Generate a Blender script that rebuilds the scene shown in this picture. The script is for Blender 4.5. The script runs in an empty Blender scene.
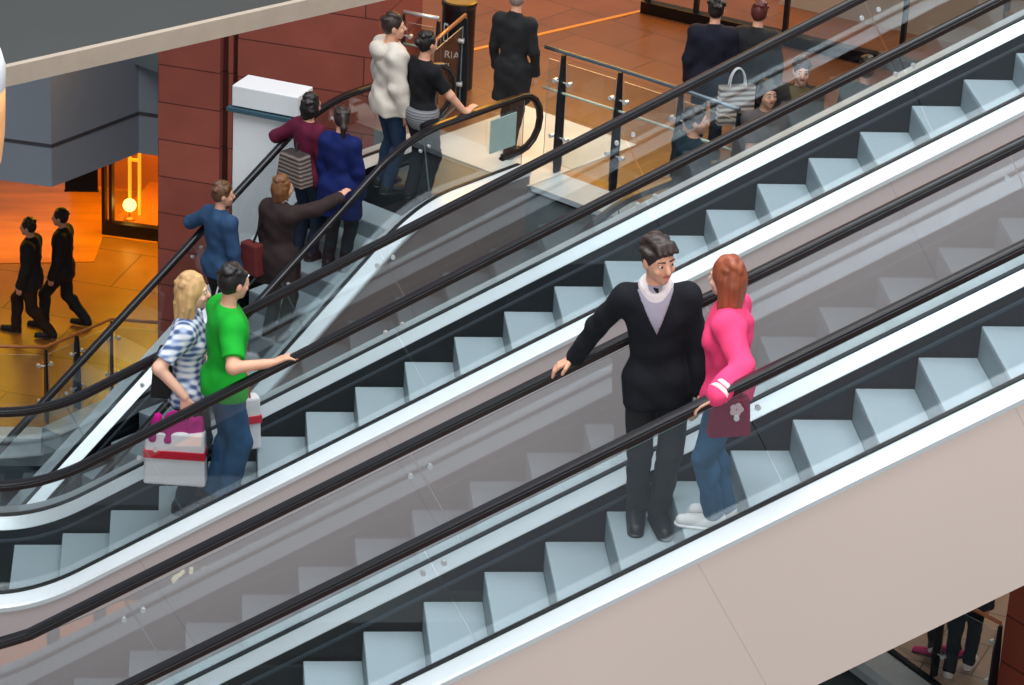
import bpy, bmesh, math, random
import numpy as np
from mathutils import Vector, Matrix
random.seed(7)
PI = math.pi
T30 = math.tan(PI/6)
ZO = 18.7                      # camera height above the lowest floor
F1, F2 = 0.0, ZO-12.46         # floor levels
scene = bpy.context.scene
COL = scene.collection
scene.unit_settings.scale_length = 0.88
scene.view_settings.view_transform = 'Standard'
scene.cycles.transparent_max_bounces = 40
scene.cycles.max_bounces = 10

# ------------------------------------------------------------------ materials
def srgb(r, g, b):
    f = lambda c: (c/255/12.92) if c/255 <= .04045 else ((c/255+.055)/1.055)**2.4
    return (f(r), f(g), f(b), 1)
def nt(name):
    m = bpy.data.materials.new(name); m.use_nodes = True
    return m, m.node_tree.nodes, m.node_tree.links, m.node_tree.nodes['Principled BSDF']
def mat(name, rgb, rough=.5, metal=0., var=.06, scale=6., bump=0., stretch=(1, 1, 1), coat=0., spec=.5):
    m, N, L, B = nt(name)
    c = srgb(*rgb)
    B.inputs['Roughness'].default_value = rough
    B.inputs['Metallic'].default_value = metal
    B.inputs['Coat Weight'].default_value = coat
    B.inputs['Specular IOR Level'].default_value = spec
    tc = N.new('ShaderNodeTexCoord'); mp = N.new('ShaderNodeMapping'); no = N.new('ShaderNodeTexNoise')
    mp.inputs['Scale'].default_value = stretch
    no.inputs['Scale'].default_value = scale; no.inputs['Detail'].default_value = 4
    L.new(tc.outputs['Object'], mp.inputs['Vector']); L.new(mp.outputs[0], no.inputs['Vector'])
    mx = N.new('ShaderNodeMix'); mx.data_type = 'RGBA'
    mx.inputs[6].default_value = [x*(1-var*2) for x in c[:3]]+[1]
    mx.inputs[7].default_value = [min(1, x*(1+var*2)) for x in c[:3]]+[1]
    L.new(no.outputs['Fac'], mx.inputs[0]); L.new(mx.outputs[2], B.inputs['Base Color'])
    if bump:
        bp = N.new('ShaderNodeBump'); bp.inputs['Strength'].default_value = bump; bp.inputs['Distance'].default_value = .02
        L.new(no.outputs['Fac'], bp.inputs['Height']); L.new(bp.outputs[0], B.inputs['Normal'])
    return m
def glow(name, rgb, strength):
    m, N, L, B = nt(name)
    B.inputs['Base Color'].default_value = srgb(*rgb)
    B.inputs['Emission Color'].default_value = srgb(*rgb)
    B.inputs['Emission Strength'].default_value = strength
    return m
def glass_mat(name, tint, refl=1.0, base=.0, rough=.01):
    m, N, L, B = nt(name)
    N.remove(B)
    out = N['Material Output']
    tr = N.new('ShaderNodeBsdfTransparent'); tr.inputs[0].default_value = (*tint, 1)
    gl = N.new('ShaderNodeBsdfGlossy'); gl.inputs['Roughness'].default_value = rough
    gl.inputs[0].default_value = (.92, .97, 1, 1)
    ge = N.new('ShaderNodeNewGeometry'); dt = N.new('ShaderNodeVectorMath'); dt.operation = 'DOT_PRODUCT'
    L.new(ge.outputs['Incoming'], dt.inputs[0]); L.new(ge.outputs['Normal'], dt.inputs[1])
    ab = N.new('ShaderNodeMath'); ab.operation = 'ABSOLUTE'; L.new(dt.outputs['Value'], ab.inputs[0])
    iv = N.new('ShaderNodeMath'); iv.operation = 'SUBTRACT'; iv.inputs[0].default_value = 1; L.new(ab.outputs[0], iv.inputs[1])
    pw = N.new('ShaderNodeMath'); pw.operation = 'POWER'; pw.inputs[1].default_value = 5; L.new(iv.outputs[0], pw.inputs[0])
    fr = N.new('ShaderNodeMath'); fr.operation = 'MULTIPLY_ADD'; fr.inputs[1].default_value = .96; fr.inputs[2].default_value = .04; L.new(pw.outputs[0], fr.inputs[0])
    ma = N.new('ShaderNodeMath'); ma.operation = 'MULTIPLY_ADD'; ma.inputs[1].default_value = refl; ma.inputs[2].default_value = base
    mx = N.new('ShaderNodeMixShader')
    L.new(fr.outputs[0], ma.inputs[0]); L.new(ma.outputs[0], mx.inputs[0])
    L.new(tr.outputs[0], mx.inputs[1]); L.new(gl.outputs[0], mx.inputs[2]); L.new(mx.outputs[0], out.inputs[0])
    return m
def tiles(name, c1, c2, cm, w, h, mortar=.01, rough=.35, plane='xy', off=.5, var=.1, spec=.5, rot=0):
    m, N, L, B = nt(name)
    tc = N.new('ShaderNodeTexCoord'); sp = N.new('ShaderNodeSeparateXYZ'); cb = N.new('ShaderNodeCombineXYZ')
    mp = N.new('ShaderNodeMapping'); mp.inputs['Rotation'].default_value = (0, 0, rot)
    L.new(tc.outputs['Object'], mp.inputs[0]); L.new(mp.outputs[0], sp.inputs[0])
    L.new(sp.outputs[0], cb.inputs[0]); L.new(sp.outputs[2 if plane == 'xz' else 1], cb.inputs[1])
    br = N.new('ShaderNodeTexBrick'); br.offset = off
    br.inputs['Color1'].default_value = srgb(*c1); br.inputs['Color2'].default_value = srgb(*c2); br.inputs['Mortar'].default_value = srgb(*cm)
    br.inputs['Scale'].default_value = 1; br.inputs['Brick Width'].default_value = w; br.inputs['Row Height'].default_value = h
    br.inputs['Mortar Size'].default_value = mortar; br.inputs['Mortar Smooth'].default_value = .1
    L.new(cb.outputs[0], br.inputs['Vector'])
    no = N.new('ShaderNodeTexNoise'); no.inputs['Scale'].default_value = 2.3; no.inputs['Detail'].default_value = 5
    L.new(tc.outputs['Object'], no.inputs['Vector'])
    mr = N.new('ShaderNodeMapRange'); mr.inputs[3].default_value = 1-var*2; mr.inputs[4].default_value = 1+var*2
    L.new(no.outputs['Fac'], mr.inputs[0])
    mx = N.new('ShaderNodeMix'); mx.data_type = 'RGBA'; mx.blend_type = 'MULTIPLY'; mx.inputs[0].default_value = 1
    L.new(br.outputs['Color'], mx.inputs[6]); L.new(mr.outputs[0], mx.inputs[7]); L.new(mx.outputs[2], B.inputs['Base Color'])
    B.inputs['Roughness'].default_value = rough; B.inputs['Specular IOR Level'].default_value = spec
    return m
def tread_mat():
    m, N, L, B = nt('step_tread_metal')
    tc = N.new('ShaderNodeTexCoord'); w = N.new('ShaderNodeTexWave'); w.bands_direction = 'Y'
    w.inputs['Scale'].default_value = 32; w.inputs['Distortion'].default_value = 0
    L.new(tc.outputs['Object'], w.inputs[0])
    mx = N.new('ShaderNodeMix'); mx.data_type = 'RGBA'
    mx.inputs[6].default_value = srgb(138, 151, 157); mx.inputs[7].default_value = srgb(162, 176, 182)
    L.new(w.outputs['Fac'], mx.inputs[0]); L.new(mx.outputs[2], B.inputs['Base Color'])
    B.inputs['Roughness'].default_value = .6; B.inputs['Metallic'].default_value = .0
    bp = N.new('ShaderNodeBump'); bp.inputs['Strength'].default_value = .15; L.new(w.outputs['Fac'], bp.inputs['Height']); L.new(bp.outputs[0], B.inputs['Normal'])
    return m
def cladding_mat(name, rgb, pitch=1.9, rough=.55):
    # painted sheet with fine seams square to the slope every panel length
    m, N, L, B = nt(name)
    tc = N.new('ShaderNodeTexCoord'); dp = N.new('ShaderNodeVectorMath'); dp.operation = 'DOT_PRODUCT'
    dp.inputs[1].default_value = (math.cos(PI/6)/(pitch/math.cos(PI/6)), 0, math.sin(PI/6)/(pitch/math.cos(PI/6)))
    L.new(tc.outputs['Object'], dp.inputs[0])
    fr = N.new('ShaderNodeMath'); fr.operation = 'FRACT'; ad = N.new('ShaderNodeMath'); ad.operation = 'ADD'; ad.inputs[1].default_value = .58
    L.new(dp.outputs['Value'], ad.inputs[0]); L.new(ad.outputs[0], fr.inputs[0])
    lt = N.new('ShaderNodeMath'); lt.operation = 'LESS_THAN'; lt.inputs[1].default_value = .0035
    L.new(fr.outputs[0], lt.inputs[0])
    no = N.new('ShaderNodeTexNoise'); no.inputs['Scale'].default_value = .5; L.new(tc.outputs['Object'], no.inputs[0])
    c = srgb(*rgb)
    m1 = N.new('ShaderNodeMix'); m1.data_type = 'RGBA'; m1.inputs[6].default_value = [x*.93 for x in c[:3]]+[1]; m1.inputs[7].default_value = [x*1.06 for x in c[:3]]+[1]
    L.new(no.outputs['Fac'], m1.inputs[0])
    m2 = N.new('ShaderNodeMix'); m2.data_type = 'RGBA'; m2.inputs[7].default_value = [x*.8 for x in c[:3]]+[1]
    L.new(lt.outputs[0], m2.inputs[0]); L.new(m1.outputs[2], m2.inputs[6]); L.new(m2.outputs[2], B.inputs['Base Color'])
    B.inputs['Roughness'].default_value = rough
    return m
def plaid_mat():
    m, N, L, B = nt('plaid_cotton')
    tc = N.new('ShaderNodeTexCoord'); outs = []
    for d, s in (('X', 5.2), ('Z', 5.6)):
        w = N.new('ShaderNodeTexWave'); w.bands_direction = d; w.inputs['Scale'].default_value = s; w.inputs['Distortion'].default_value = .4
        L.new(tc.outputs['Object'], w.inputs[0]); outs.append(w)
    ad = N.new('ShaderNodeMath'); ad.operation = 'ADD'; L.new(outs[0].outputs['Fac'], ad.inputs[0]); L.new(outs[1].outputs['Fac'], ad.inputs[1])
    cr = N.new('ShaderNodeValToRGB')
    e = cr.color_ramp.elements
    e[0].position = .25; e[0].color = srgb(70, 92, 135); e[1].position = .95; e[1].color = srgb(222, 224, 230)
    x = e.new(.55); x.color = srgb(150, 168, 200)
    hf = N.new('ShaderNodeMath'); hf.operation = 'MULTIPLY'; hf.inputs[1].default_value = .62
    L.new(ad.outputs[0], hf.inputs[0]); L.new(hf.outputs[0], cr.inputs[0]); L.new(cr.outputs[0], B.inputs['Base Color'])
    B.inputs['Roughness'].default_value = .85
    return m
def stripe_mat(name, a, b, scale, d='Z'):
    m, N, L, B = nt(name)
    tc = N.new('ShaderNodeTexCoord'); w = N.new('ShaderNodeTexWave'); w.bands_direction = d; w.inputs['Scale'].default_value = scale; w.inputs['Distortion'].default_value = 1.5
    L.new(tc.outputs['Object'], w.inputs[0])
    mx = N.new('ShaderNodeMix'); mx.data_type = 'RGBA'; mx.inputs[6].default_value = srgb(*a); mx.inputs[7].default_value = srgb(*b)
    L.new(w.outputs['Fac'], mx.inputs[0]); L.new(mx.outputs[2], B.inputs['Base Color']); B.inputs['Roughness'].default_value = .8
    return m

M = dict(
 steel=mat('brushed_steel', (228, 235, 239), .38, .5, .03, 3, stretch=(.3, 8, 8)),
 steel_out=mat('satin_deck_metal', (226, 234, 238), .4, .25, .02, 3),
 steel_dark=mat('dim_steel', (150, 156, 160), .4, .8, .03, 3),
 gasket=mat('black_gasket', (14, 20, 24), .5),
 rubber=mat('black_handrail_rubber', (20, 19, 24), .32, 0, .05, 4, spec=.6),
 track=mat('brown_handrail_track', (46, 34, 32), .4, .3),
 skirt=mat('black_skirt_panel', (10, 13, 17), .45, 0, .05, 3, spec=.12),
 skirt_reflection_tint=mat('black_skirt_painted_reflection', (30, 21, 20), .4, 0, .3, 1.2, spec=.15),  # warm brown reflections put into the colour of the black skirt
 brush=mat('grey_brush_strip', (38, 46, 54), .6),
 riser=mat('step_riser_metal', (124, 137, 144), .6),
 tread=tread_mat(),
 clad_a=cladding_mat('beige_painted_cladding', (219, 203, 193)),
 clad_b=cladding_mat('mauve_grey_cladding', (188, 176, 176)),
 clad_c=cladding_mat('taupe_cladding', (136, 124, 122)),
 glass=glass_mat('balustrade_glass', (.90, .925, .93), 2.1, .0),
 glass_edge=mat('glass_edge', (128, 150, 152), .25),
 glass_thin=glass_mat('rail_glass', (.93, .95, .95), .8, .0),
 notice=mat('pale_teal_notice', (150, 176, 172), .5),
 chrome=mat('polished_fitting', (205, 210, 212), .35, .5),
 slab=mat('pale_floor_edge', (176, 186, 190), .45),
 fascia=mat('grey_slab_fascia', (112, 122, 124), .5),
 bulk=mat('slate_grey_bulkhead', (132, 140, 150), .5, 0, .04, 1),
 bulk_line=mat('bulkhead_groove', (62, 60, 64), .6),
 soffit=mat('dark_grey_soffit', (50, 52, 51), .6, 0, .08, .7),
 soffit_edge=mat('beige_soffit_edge', (168, 152, 136), .6),
 white=mat('white_painted_panel', (226, 228, 230), .45, 0, .02),
 post=mat('dark_post_steel', (34, 42, 48), .35, .5),
 rail=mat('satin_rail', (112, 124, 134), .3, .8),
 rail_green=mat('pale_green_bar', (178, 194, 182), .35, .4),
 rail_wood=mat('warm_wood_rail', (160, 92, 44), .4),
 totem=mat('black_totem', (12, 12, 14), .35),
 black=mat('black_fabric', (16, 17, 21), .85, 0, .15, 12, .3),
 blackmetal=mat('black_metal', (16, 14, 14), .4, .3),
 letter=mat('pale_lettering', (200, 205, 205), .6),
 gold=mat('brass_floor_strip', (236, 170, 70), .3, .6),
)
M['stone'] = tiles('red_sandstone', (138, 72, 60), (150, 80, 66), (84, 43, 37), 3.1, .47, .008, .7, 'xz', var=.12, spec=.2)
M['stone_recess_shade'] = tiles('red_sandstone_recess_shade', (70, 32, 28), (62, 28, 26), (34, 16, 15), 3.1, .47, .008, .7, 'xz', spec=.2)  # recess shade put into a darker copy of the sandstone
M['stone_low'] = tiles('red_sandstone_low', (140, 66, 52), (150, 74, 58), (74, 34, 30), 2.2, .62, .01, .7, 'xz', spec=.2)
M['floor2'] = tiles('tan_stone_tiles', (118, 74, 46), (108, 68, 42), (78, 50, 32), 1.3, .8, .01, .3, var=.14, rot=math.radians(45))
M['floor1'] = tiles('stone_tiles_amber_light_tint', (150, 98, 46), (138, 92, 42), (84, 54, 26), 2.4, 1.3, .012, .35, var=.14, rot=math.radians(20))  # amber lamplight partly put into the tile colour
M['shopfloor'] = mat('polished_wood_floor', (196, 120, 30), .3, 0, .4, 1.2, stretch=(.4, 2.2, 1))
M['landing'] = mat('cream_stone_landing', (206, 208, 202), .4, 0, .12, 1.5)
M['comb'] = mat('comb_plate_metal', (120, 132, 136), .5, .4)

# ------------------------------------------------------------------ helpers
def tag(o, label=None, cat=None, group=None, kind=None):
    if label: o['label'] = label
    if cat: o['category'] = cat
    if group: o['group'] = group
    if kind: o['kind'] = kind
    return o
def empty(name, loc=(0, 0, 0), rz=0):
    o = bpy.data.objects.new(name, None); COL.objects.link(o); o.location = loc; o.rotation_euler = (0, 0, rz); o.empty_display_size = .2
    return o
class MB:
    def __init__(s): s.v = []; s.f = []; s.m = []
    def add(s, v, f, mi=0):
        b = len(s.v); s.v += [tuple(x) for x in v]; s.f += [[b+i for i in q] for q in f]; s.m += [mi]*len(f); return s
    def box(s, lo, hi, mi=0, fn=None):
        x0, y0, z0 = lo; x1, y1, z1 = hi
        v = [(x0, y0, z0), (x1, y0, z0), (x1, y1, z0), (x0, y1, z0), (x0, y0, z1), (x1, y0, z1), (x1, y1, z1), (x0, y1, z1)]
        if fn: v = [fn(p) for p in v]
        return s.add(v, [[3, 2, 1, 0], [4, 5, 6, 7], [0, 1, 5, 4], [1, 2, 6, 5], [2, 3, 7, 6], [3, 0, 4, 7]], mi)
    def prism(s, poly, z0, z1, mi=0):
        n = len(poly); v = [(*p, z0) for p in poly]+[(*p, z1) for p in poly]
        f = [list(range(n))[::-1], list(range(n, 2*n))]+[[i, (i+1) % n, n+(i+1) % n, n+i] for i in range(n)]
        return s.add(v, f, mi)
    def sweep(s, pts, sec, mi=0, closed=False, up=(0, 0, 1)):
        # sweep a 2-D section (a: sideways, b: along the local normal) along a polyline
        pts = [Vector(p) for p in pts]; n = len(pts); k = len(sec); rings = []
        for i, p in enumerate(pts):
            t = (pts[min(i+1, n-1)]-pts[max(i-1, 0)]).normalized()
            side = Vector(up).cross(t)
            if side.length < 1e-5: side = Vector((0, 1, 0))
            side.normalize(); nr = t.cross(side)
            rings.append([p+side*a+nr*b for a, b in sec])
        v = [q for r in rings for q in r]; f = []
        for i in range(n-1):
            for j in range(k):
                f.append([i*k+j, i*k+(j+1) % k, (i+1)*k+(j+1) % k, (i+1)*k+j])
        f += [list(range(k))[::-1], [(n-1)*k+j for j in range(k)]]
        return s.add(v, f, mi)
    def tube(s, a, b, r, n=10, mi=0, r2=None):
        a = Vector(a); b = Vector(b); t = (b-a).normalized(); x = t.orthogonal().normalized(); y = t.cross(x); r2 = r if r2 is None else r2
        v = [a+(x*math.cos(2*PI*i/n)+y*math.sin(2*PI*i/n))*r for i in range(n)]+[b+(x*math.cos(2*PI*i/n)+y*math.sin(2*PI*i/n))*r2 for i in range(n)]
        return s.add(v, [list(range(n))[::-1], list(range(n, 2*n))]+[[i, (i+1) % n, n+(i+1) % n, n+i] for i in range(n)], mi)
    def lathe(s, prof, c=(0, 0, 0), n=24, mi=0, sx=1, sy=1):
        v = []; f = []; k = len(prof)
        for r, z in prof:
            v += [(c[0]+r*math.cos(2*PI*i/n)*sx, c[1]+r*math.sin(2*PI*i/n)*sy, c[2]+z) for i in range(n)]
        for j in range(k-1):
            f += [[j*n+i, j*n+(i+1) % n, (j+1)*n+(i+1) % n, (j+1)*n+i] for i in range(n)]
        f += [list(range(n))[::-1], [(k-1)*n+i for i in range(n)]]
        return s.add(v, f, mi)
    def build(s, name, mats, parent=None, bevel=0, smooth=False):
        me = bpy.data.meshes.new(name); me.from_pydata(s.v, [], s.f); me.validate()
        for m in (mats if isinstance(mats, (list, tuple)) else [mats]): me.materials.append(m)
        for p, i in zip(me.polygons, s.m): p.material_index = i
        if smooth:
            for p in me.polygons: p.use_smooth = True
        bm = bmesh.new(); bm.from_mesh(me); bmesh.ops.recalc_face_normals(bm, faces=bm.faces); bm.to_mesh(me); bm.free()
        o = bpy.data.objects.new(name, me); COL.objects.link(o)
        if parent: o.parent = parent
        if bevel:
            b = o.modifiers.new('bevel', 'BEVEL'); b.width = bevel; b.segments = 2; b.limit_method = 'ANGLE'
        return o
def copy_tree(o, parent=None):
    c = o.copy(); COL.objects.link(c)
    if parent: c.parent = parent
    for ch in list(o.children): copy_tree(ch, c)
    return c
def struct(o): o['kind'] = 'structure'; return o

# ------------------------------------------------------------------ camera (eye at ZO above the lowest floor)
CF, CP, CR, CA = 3001.16, .434, .056, .115
def cam_axes():
    R = Vector((math.cos(CA), -math.sin(CA), 0)); F = Vector((math.sin(CA)*math.cos(CP), math.cos(CA)*math.cos(CP), -math.sin(CP)))
    U = Vector((math.sin(CA)*math.sin(CP), math.cos(CA)*math.sin(CP), math.cos(CP)))
    c, s = math.cos(CR), math.sin(CR)
    return R*c+U*s, U*c-R*s, F
cd = bpy.data.cameras.new('camera'); cam = bpy.data.objects.new('camera', cd); COL.objects.link(cam)
ax_, ay_, af_ = cam_axes()
mw = Matrix((ax_, ay_, -af_)).transposed().to_4x4(); mw.translation = Vector((0, 0, ZO)); cam.matrix_world = mw
cd.sensor_width = 36; cd.lens = 36*CF/1024; cd.clip_end = 300
scene.camera = cam

# ------------------------------------------------------------------ escalators
W, HR, SK, HS = 1.31, .936, .14, .193       # glass to glass, handrail height, skirt inset, nosing drop
class Path:
    def h(s, x): return s.rail.z(x)-s.z(x)
    """deck line z(x): flat, rounded knee, 30 degree slope, rounded knee, flat"""
    def __init__(s, z0, zl, zu, xa, xb, Tl=.4, Tu=.6, rail=None):
        # rail: handrail height over the lower and upper flats, and its own knee lengths
        s.rail = Path(z0+HR, zl+rail[0], zu+rail[1], xa, xb, rail[2], rail[3]) if rail else None
        s.z0 = z0; s.zl = zl; s.zu = zu; s.xa = xa; s.xb = xb; s.Tl = Tl; s.Tu = Tu
        s.kl = (zl-z0)/T30; s.ku = (zu-z0)/T30
    def z(s, x):
        if x <= s.kl-s.Tl: return s.zl
        if x >= s.ku+s.Tu: return s.zu
        if x < s.kl+s.Tl: d = x-(s.kl-s.Tl); return s.zl+T30*d*d/(4*s.Tl)
        if x > s.ku-s.Tu: d = (s.ku+s.Tu)-x; return s.zu-T30*d*d/(4*s.Tu)
        return s.z0+T30*x
    def xs(s, a, b):
        st = {a, b}
        for k, T in ((s.kl, s.Tl), (s.ku, s.Tu)):
            for i in range(13):
                x = k-T+2*T*i/12
                if a < x < b: st.add(x)
        return sorted(st)
    def slope(s, x): return (s.z(x+.01)-s.z(x-.01))/.02
def stadium(w, h, n=5):
    r = h/2; a = w/2-r; o = []
    for i in range(n+1): t = -PI/2+PI*i/n; o.append((a+r*math.cos(t), r*math.sin(t)))
    for i in range(n+1): t = PI/2+PI*i/n; o.append((-a+r*math.cos(t), r*math.sin(t)))
    return o
def escalator(name, path, loc, rz, clad, joint0, pitch=1.9, step0=0., step_rng=None, skirt=None, cdepth=1.58):
    root = empty(name, loc, rz)
    P = path; a, b = P.xa, P.xb
    nr = .34
    def profile(nm, ys, zs, m, x0=a, x1=b, par=root, thick=None):
        mb = MB(); X = P.xs(x0, x1); k = len(ys); v = []
        for x in X:
            for y, dz in zip(ys, zs): v.append((x, y, P.z(x)+dz))
        f = []
        for i in range(len(X)-1):
            for j in range(k): f.append([i*k+j, i*k+(j+1) % k, (i+1)*k+(j+1) % k, (i+1)*k+j])
        f += [list(range(k)), [(len(X)-1)*k+j for j in range(k)]]
        mb.add(v, f); return mb.build(nm, m, par)
    for side in (0, 1):
        s = (lambda y: y) if side == 0 else (lambda y: W-y)
        profile('inner_deck', [s(SK), s(SK-.005), s(.02), s(.02)], [-.105, -.065, 0, -.04], M['steel'])
        profile('outer_deck', [s(-.02), s(-.02), s(-.185), s(-.195), s(-.19), s(-.16)], [-.04, 0, -.012, -.03, -.07, -.07], M['steel_out'])
        profile('glass_gasket', [s(-.022), s(.022), s(.022), s(-.022)], [.014, .014, -.05, -.05], M['gasket'])
        profile('skirt_panel', [s(SK-.012), s(SK), s(SK), s(SK-.012)], [-.07, -.07, -.62, -.62], skirt or M['skirt'])
        profile('skirt_brush', [s(SK), s(SK+.02), s(SK+.02), s(SK)], [-.15, -.155, -.175, -.18], M['brush'])
        profile('side_cladding', [s(-.15), s(-.175), s(-.175), s(-.15)], [-.05, -.05, -cdepth, -cdepth], clad)
        # handrail with a newel loop at either end
        pts = []
        for t in range(0, 9):
            th = PI*t/8; pts.append((a-nr*math.sin(th), 0, P.zl+P.h(a)-nr+(-nr*math.cos(th))))
        pts = [(a+.3, 0, P.zl+P.h(a)-2*nr)]+pts[:-1]
        pts += [(x, 0, P.z(x)+P.h(x)) for x in P.xs(a, b)]
        for t in range(1, 9):
            th = PI*t/8; pts.append((b+nr*math.sin(th), 0, P.zu+P.h(b)-nr+nr*math.cos(th)))
        pts.append((b-.3, 0, P.zu+P.h(b)-2*nr))
        y = s(0.)
        pts = [(p[0], y, p[2]) for p in pts]
        mb = MB()
        # own frame: sideways is always +y
        def rail(sec, mi):
            n = len(pts); k = len(sec); v = []
            for i in range(n):
                q0 = Vector(pts[max(i-1, 0)]); q1 = Vector(pts[min(i+1, n-1)]); t = (q1-q0).normalized(); nn = Vector((-t.z, 0, t.x))
                for aa, bb in sec: v.append(Vector(pts[i])+Vector((0, aa, 0))+nn*bb)
            f = [[i*k+j, i*k+(j+1) % k, (i+1)*k+(j+1) % k, (i+1)*k+j] for i in range(n-1) for j in range(k)]+[list(range(k)), [(n-1)*k+j for j in range(k)]]
            mb.add(v, f, mi)
        rail(stadium(.076, .04), 0)
        rail([(-.016, -.055), (.016, -.055), (.016, -.018), (-.016, -.018)], 1)
        mb.build('handrail', [M['rubber'], M['track']], root, smooth=False)
        # glass panels, joints square to the slope
        js = []; x = joint0
        while x > a: x -= pitch
        x += pitch
        while x < b: js.append(x); x += pitch
        js = [a-.05]+[j for j in js if a+.4 < j < b-.4]+[b+.05]
        for i in range(len(js)-1):
            j0, j1 = js[i]+.004, js[i+1]-.004
            def shift(j):
                al = math.atan(P.slope(j)); return -(HR-.05)*math.sin(al)*math.cos(al)
            s0 = shift(j0) if i > 0 else 0; s1 = shift(j1) if i < len(js)-2 else 0
            n = 14; g = .005; v = []
            for q in range(n+1):
                u = q/n; xb_ = j0+(j1-j0)*u; xt = xb_+s0+(s1-s0)*u
                zb, ztt = P.z(min(max(xb_, a), b))-.03, P.z(min(max(xt, a), b))+P.h(min(max(xt, a+.02), b-.02))-.04
                v += [(xb_, s(0)-g, zb), (xt, s(0)-g, ztt), (xt, s(0)+g, ztt), (xb_, s(0)+g, zb)]
            f = []; mi = []
            for q in range(n):
                o = q*4
                f += [[o, o+4, o+5, o+1], [o+2, o+6, o+7, o+3]]; mi += [0, 0]
                f += [[o+1, o+5, o+6, o+2]]; mi += [1]
            f += [[0, 1, 2, 3], [n*4+3, n*4+2, n*4+1, n*4]]; mi += [1, 1]
            mb = MB(); mb.v = v; mb.f = f; mb.m = mi
            gp = mb.build('glass_panel', [M['glass'], M['glass_edge']], root)
            for jj, sg, cond in ((j0, 1, i > 0), (j1, -1, i < len(js)-2)):
                if cond:
                    sl = math.atan(P.slope(jj)); sh = -(HR-.2)*math.sin(sl)*math.cos(sl)
                    xx = jj+sh+sg*.06; zz = P.z(jj+sh)+P.h(jj+sh)-.2+sg*.06*math.tan(sl)
                    fb = MB(); fb.tube((xx, s(0)-.013, zz), (xx, s(0)+.013, zz), .018, 12); fb.build('glass_fitting', M['chrome'], gp)
    mb = MB(); X = P.xs(a, b); v = []
    for x in X:
        z = P.z(x)-cdepth
        v += [(x, -.175, z), (x, W+.175, z), (x, W+.175, z-.03), (x, -.175, z-.03)]
    f = [[i*4+j, i*4+(j+1) % 4, i*4+4+(j+1) % 4, i*4+4+j] for i in range(len(X)-1) for j in range(4)]+[[0, 1, 2, 3], [(len(X)-1)*4+j for j in (3, 2, 1, 0)]]
    mb.add(v, f); mb.build('underside_panel', clad, root)
    for x, z in ((a, P.zl), (b, P.zu)): MB().box((x-.012, -.175, z-cdepth), (x+.012, W+.175, z-.2)).build('end_panel', clad, root)
    # landings: floor plate and comb
    for x0, x1, z in ((a-.25, P.kl-P.Tl-.02, P.zl), (P.ku+P.Tu+.02, b+.25, P.zu)):
        if x1-x0 > .1:
            mb = MB(); mb.box((x0, SK+.03, z-HS-.04), (x1, W-SK-.03, z-HS)); mb.build('floor_plate', M['comb'], root, .006)
    # steps
    k0 = math.ceil((max(a, P.kl-P.Tl)-step0)/.4); k1 = math.floor((min(b, P.ku+P.Tu)-step0)/.4)
    me = None
    for k in range(k0, k1):
        x = step0+.4*k
        if step_rng and not (step_rng[0] <= x <= step_rng[1]): continue
        z = P.z(x)-HS
        rise = z-(P.z(x-.4)-HS)
        mb = MB()
        mb.box((0, SK+.025, -.035), (.4, W-SK-.025, 0), 0)
        mb.box((0, SK+.025, -max(.05, rise)-.01), (.03, W-SK-.025, -.035), 1)
        o = mb.build('step', [M['tread'], M['riser']], root, .008)
        o.location = (x, 0, z)
    return root

RZ = ZO
pA = Path(-10.812+RZ, -11.75+RZ, -5.3+RZ, -3.3, 12.2, .5, .6, (1.05, .9, 1., .6))
pB = Path(-11.344+RZ, -12.09+RZ, -5.6+RZ, -3.4, 12.2, .36, .6, (.98, .9, .39, .6))
YA, YB = 16.412, 21.104
eA = escalator('escalator', pA, (0, YA, 0), 0, M['clad_a'], 1.8, step0=2.327, skirt=M['skirt_reflection_tint'], cdepth=1.43)
tag(eA, 'lowest of the parallel escalators, in front, with broad beige side panel', 'escalator', 'escalators in the atrium')
eB = escalator('escalator', pB, (0, YB, 0), 0, M['clad_b'], 1.83, step0=.89)
tag(eB, 'escalator behind the beige one, mauve-grey side panel, carrying shoppers with bags', 'escalator', 'escalators in the atrium')
CB, CZ0 = .7618, -25.131+ZO
CO = Vector((-13.79, 14.46, 0))
CAX = Vector((math.cos(CB), math.sin(CB), 0)); CN = Vector((math.sin(CB), -math.cos(CB), 0))
pC = Path(CZ0, .2, -12.27+ZO, 9.2, 23.95, .5, .6, (.88, .824, .5, .6))
eC = escalator('escalator', pC, CO, CB, M['clad_c'], 20.6, step0=.1)
tag(eC, 'steeply seen escalator crowded with riders, rising past the red stone pier', 'escalator', 'escalators in the atrium')
OFFD = 4.0
eD = copy_tree(eC); eD.location = CO+CN*OFFD
tag(eD, 'escalator mostly hidden behind the front two, heads of riders beyond the glass railing', 'escalator', 'escalators in the atrium')
def CP_(s, y, z, off=0): return CO+CAX*s-CN*(y-off*0)+CN*off+Vector((0, 0, z))
# blank notice on the end glass of the crowded escalator
mb = MB(); mb.box((23.42, -.03, pC.zu+.27), (23.84, -.012, pC.zu+.66)); n_ = mb.build('notice_sticker', M['notice'], eC); n_['label'] = 'pale teal blank notice on the glass'

# ------------------------------------------------------------------ floors and slabs
def loc_poly(pts, off=0): return [tuple((CO+CAX*s-CN*y)[:2]) for s, y in pts]
def floor_slab(name, poly, ztop, th, m_top, m_side):
    mb = MB(); n = len(poly)
    mb.prism(poly, ztop-th, ztop, 1); mb.m[-n-1] = 0
    i = len(mb.m)-n-1
    mb.m = [1]*len(mb.m); mb.m[1] = 0
    return struct(mb.build(name, [m_top, m_side]))
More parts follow.
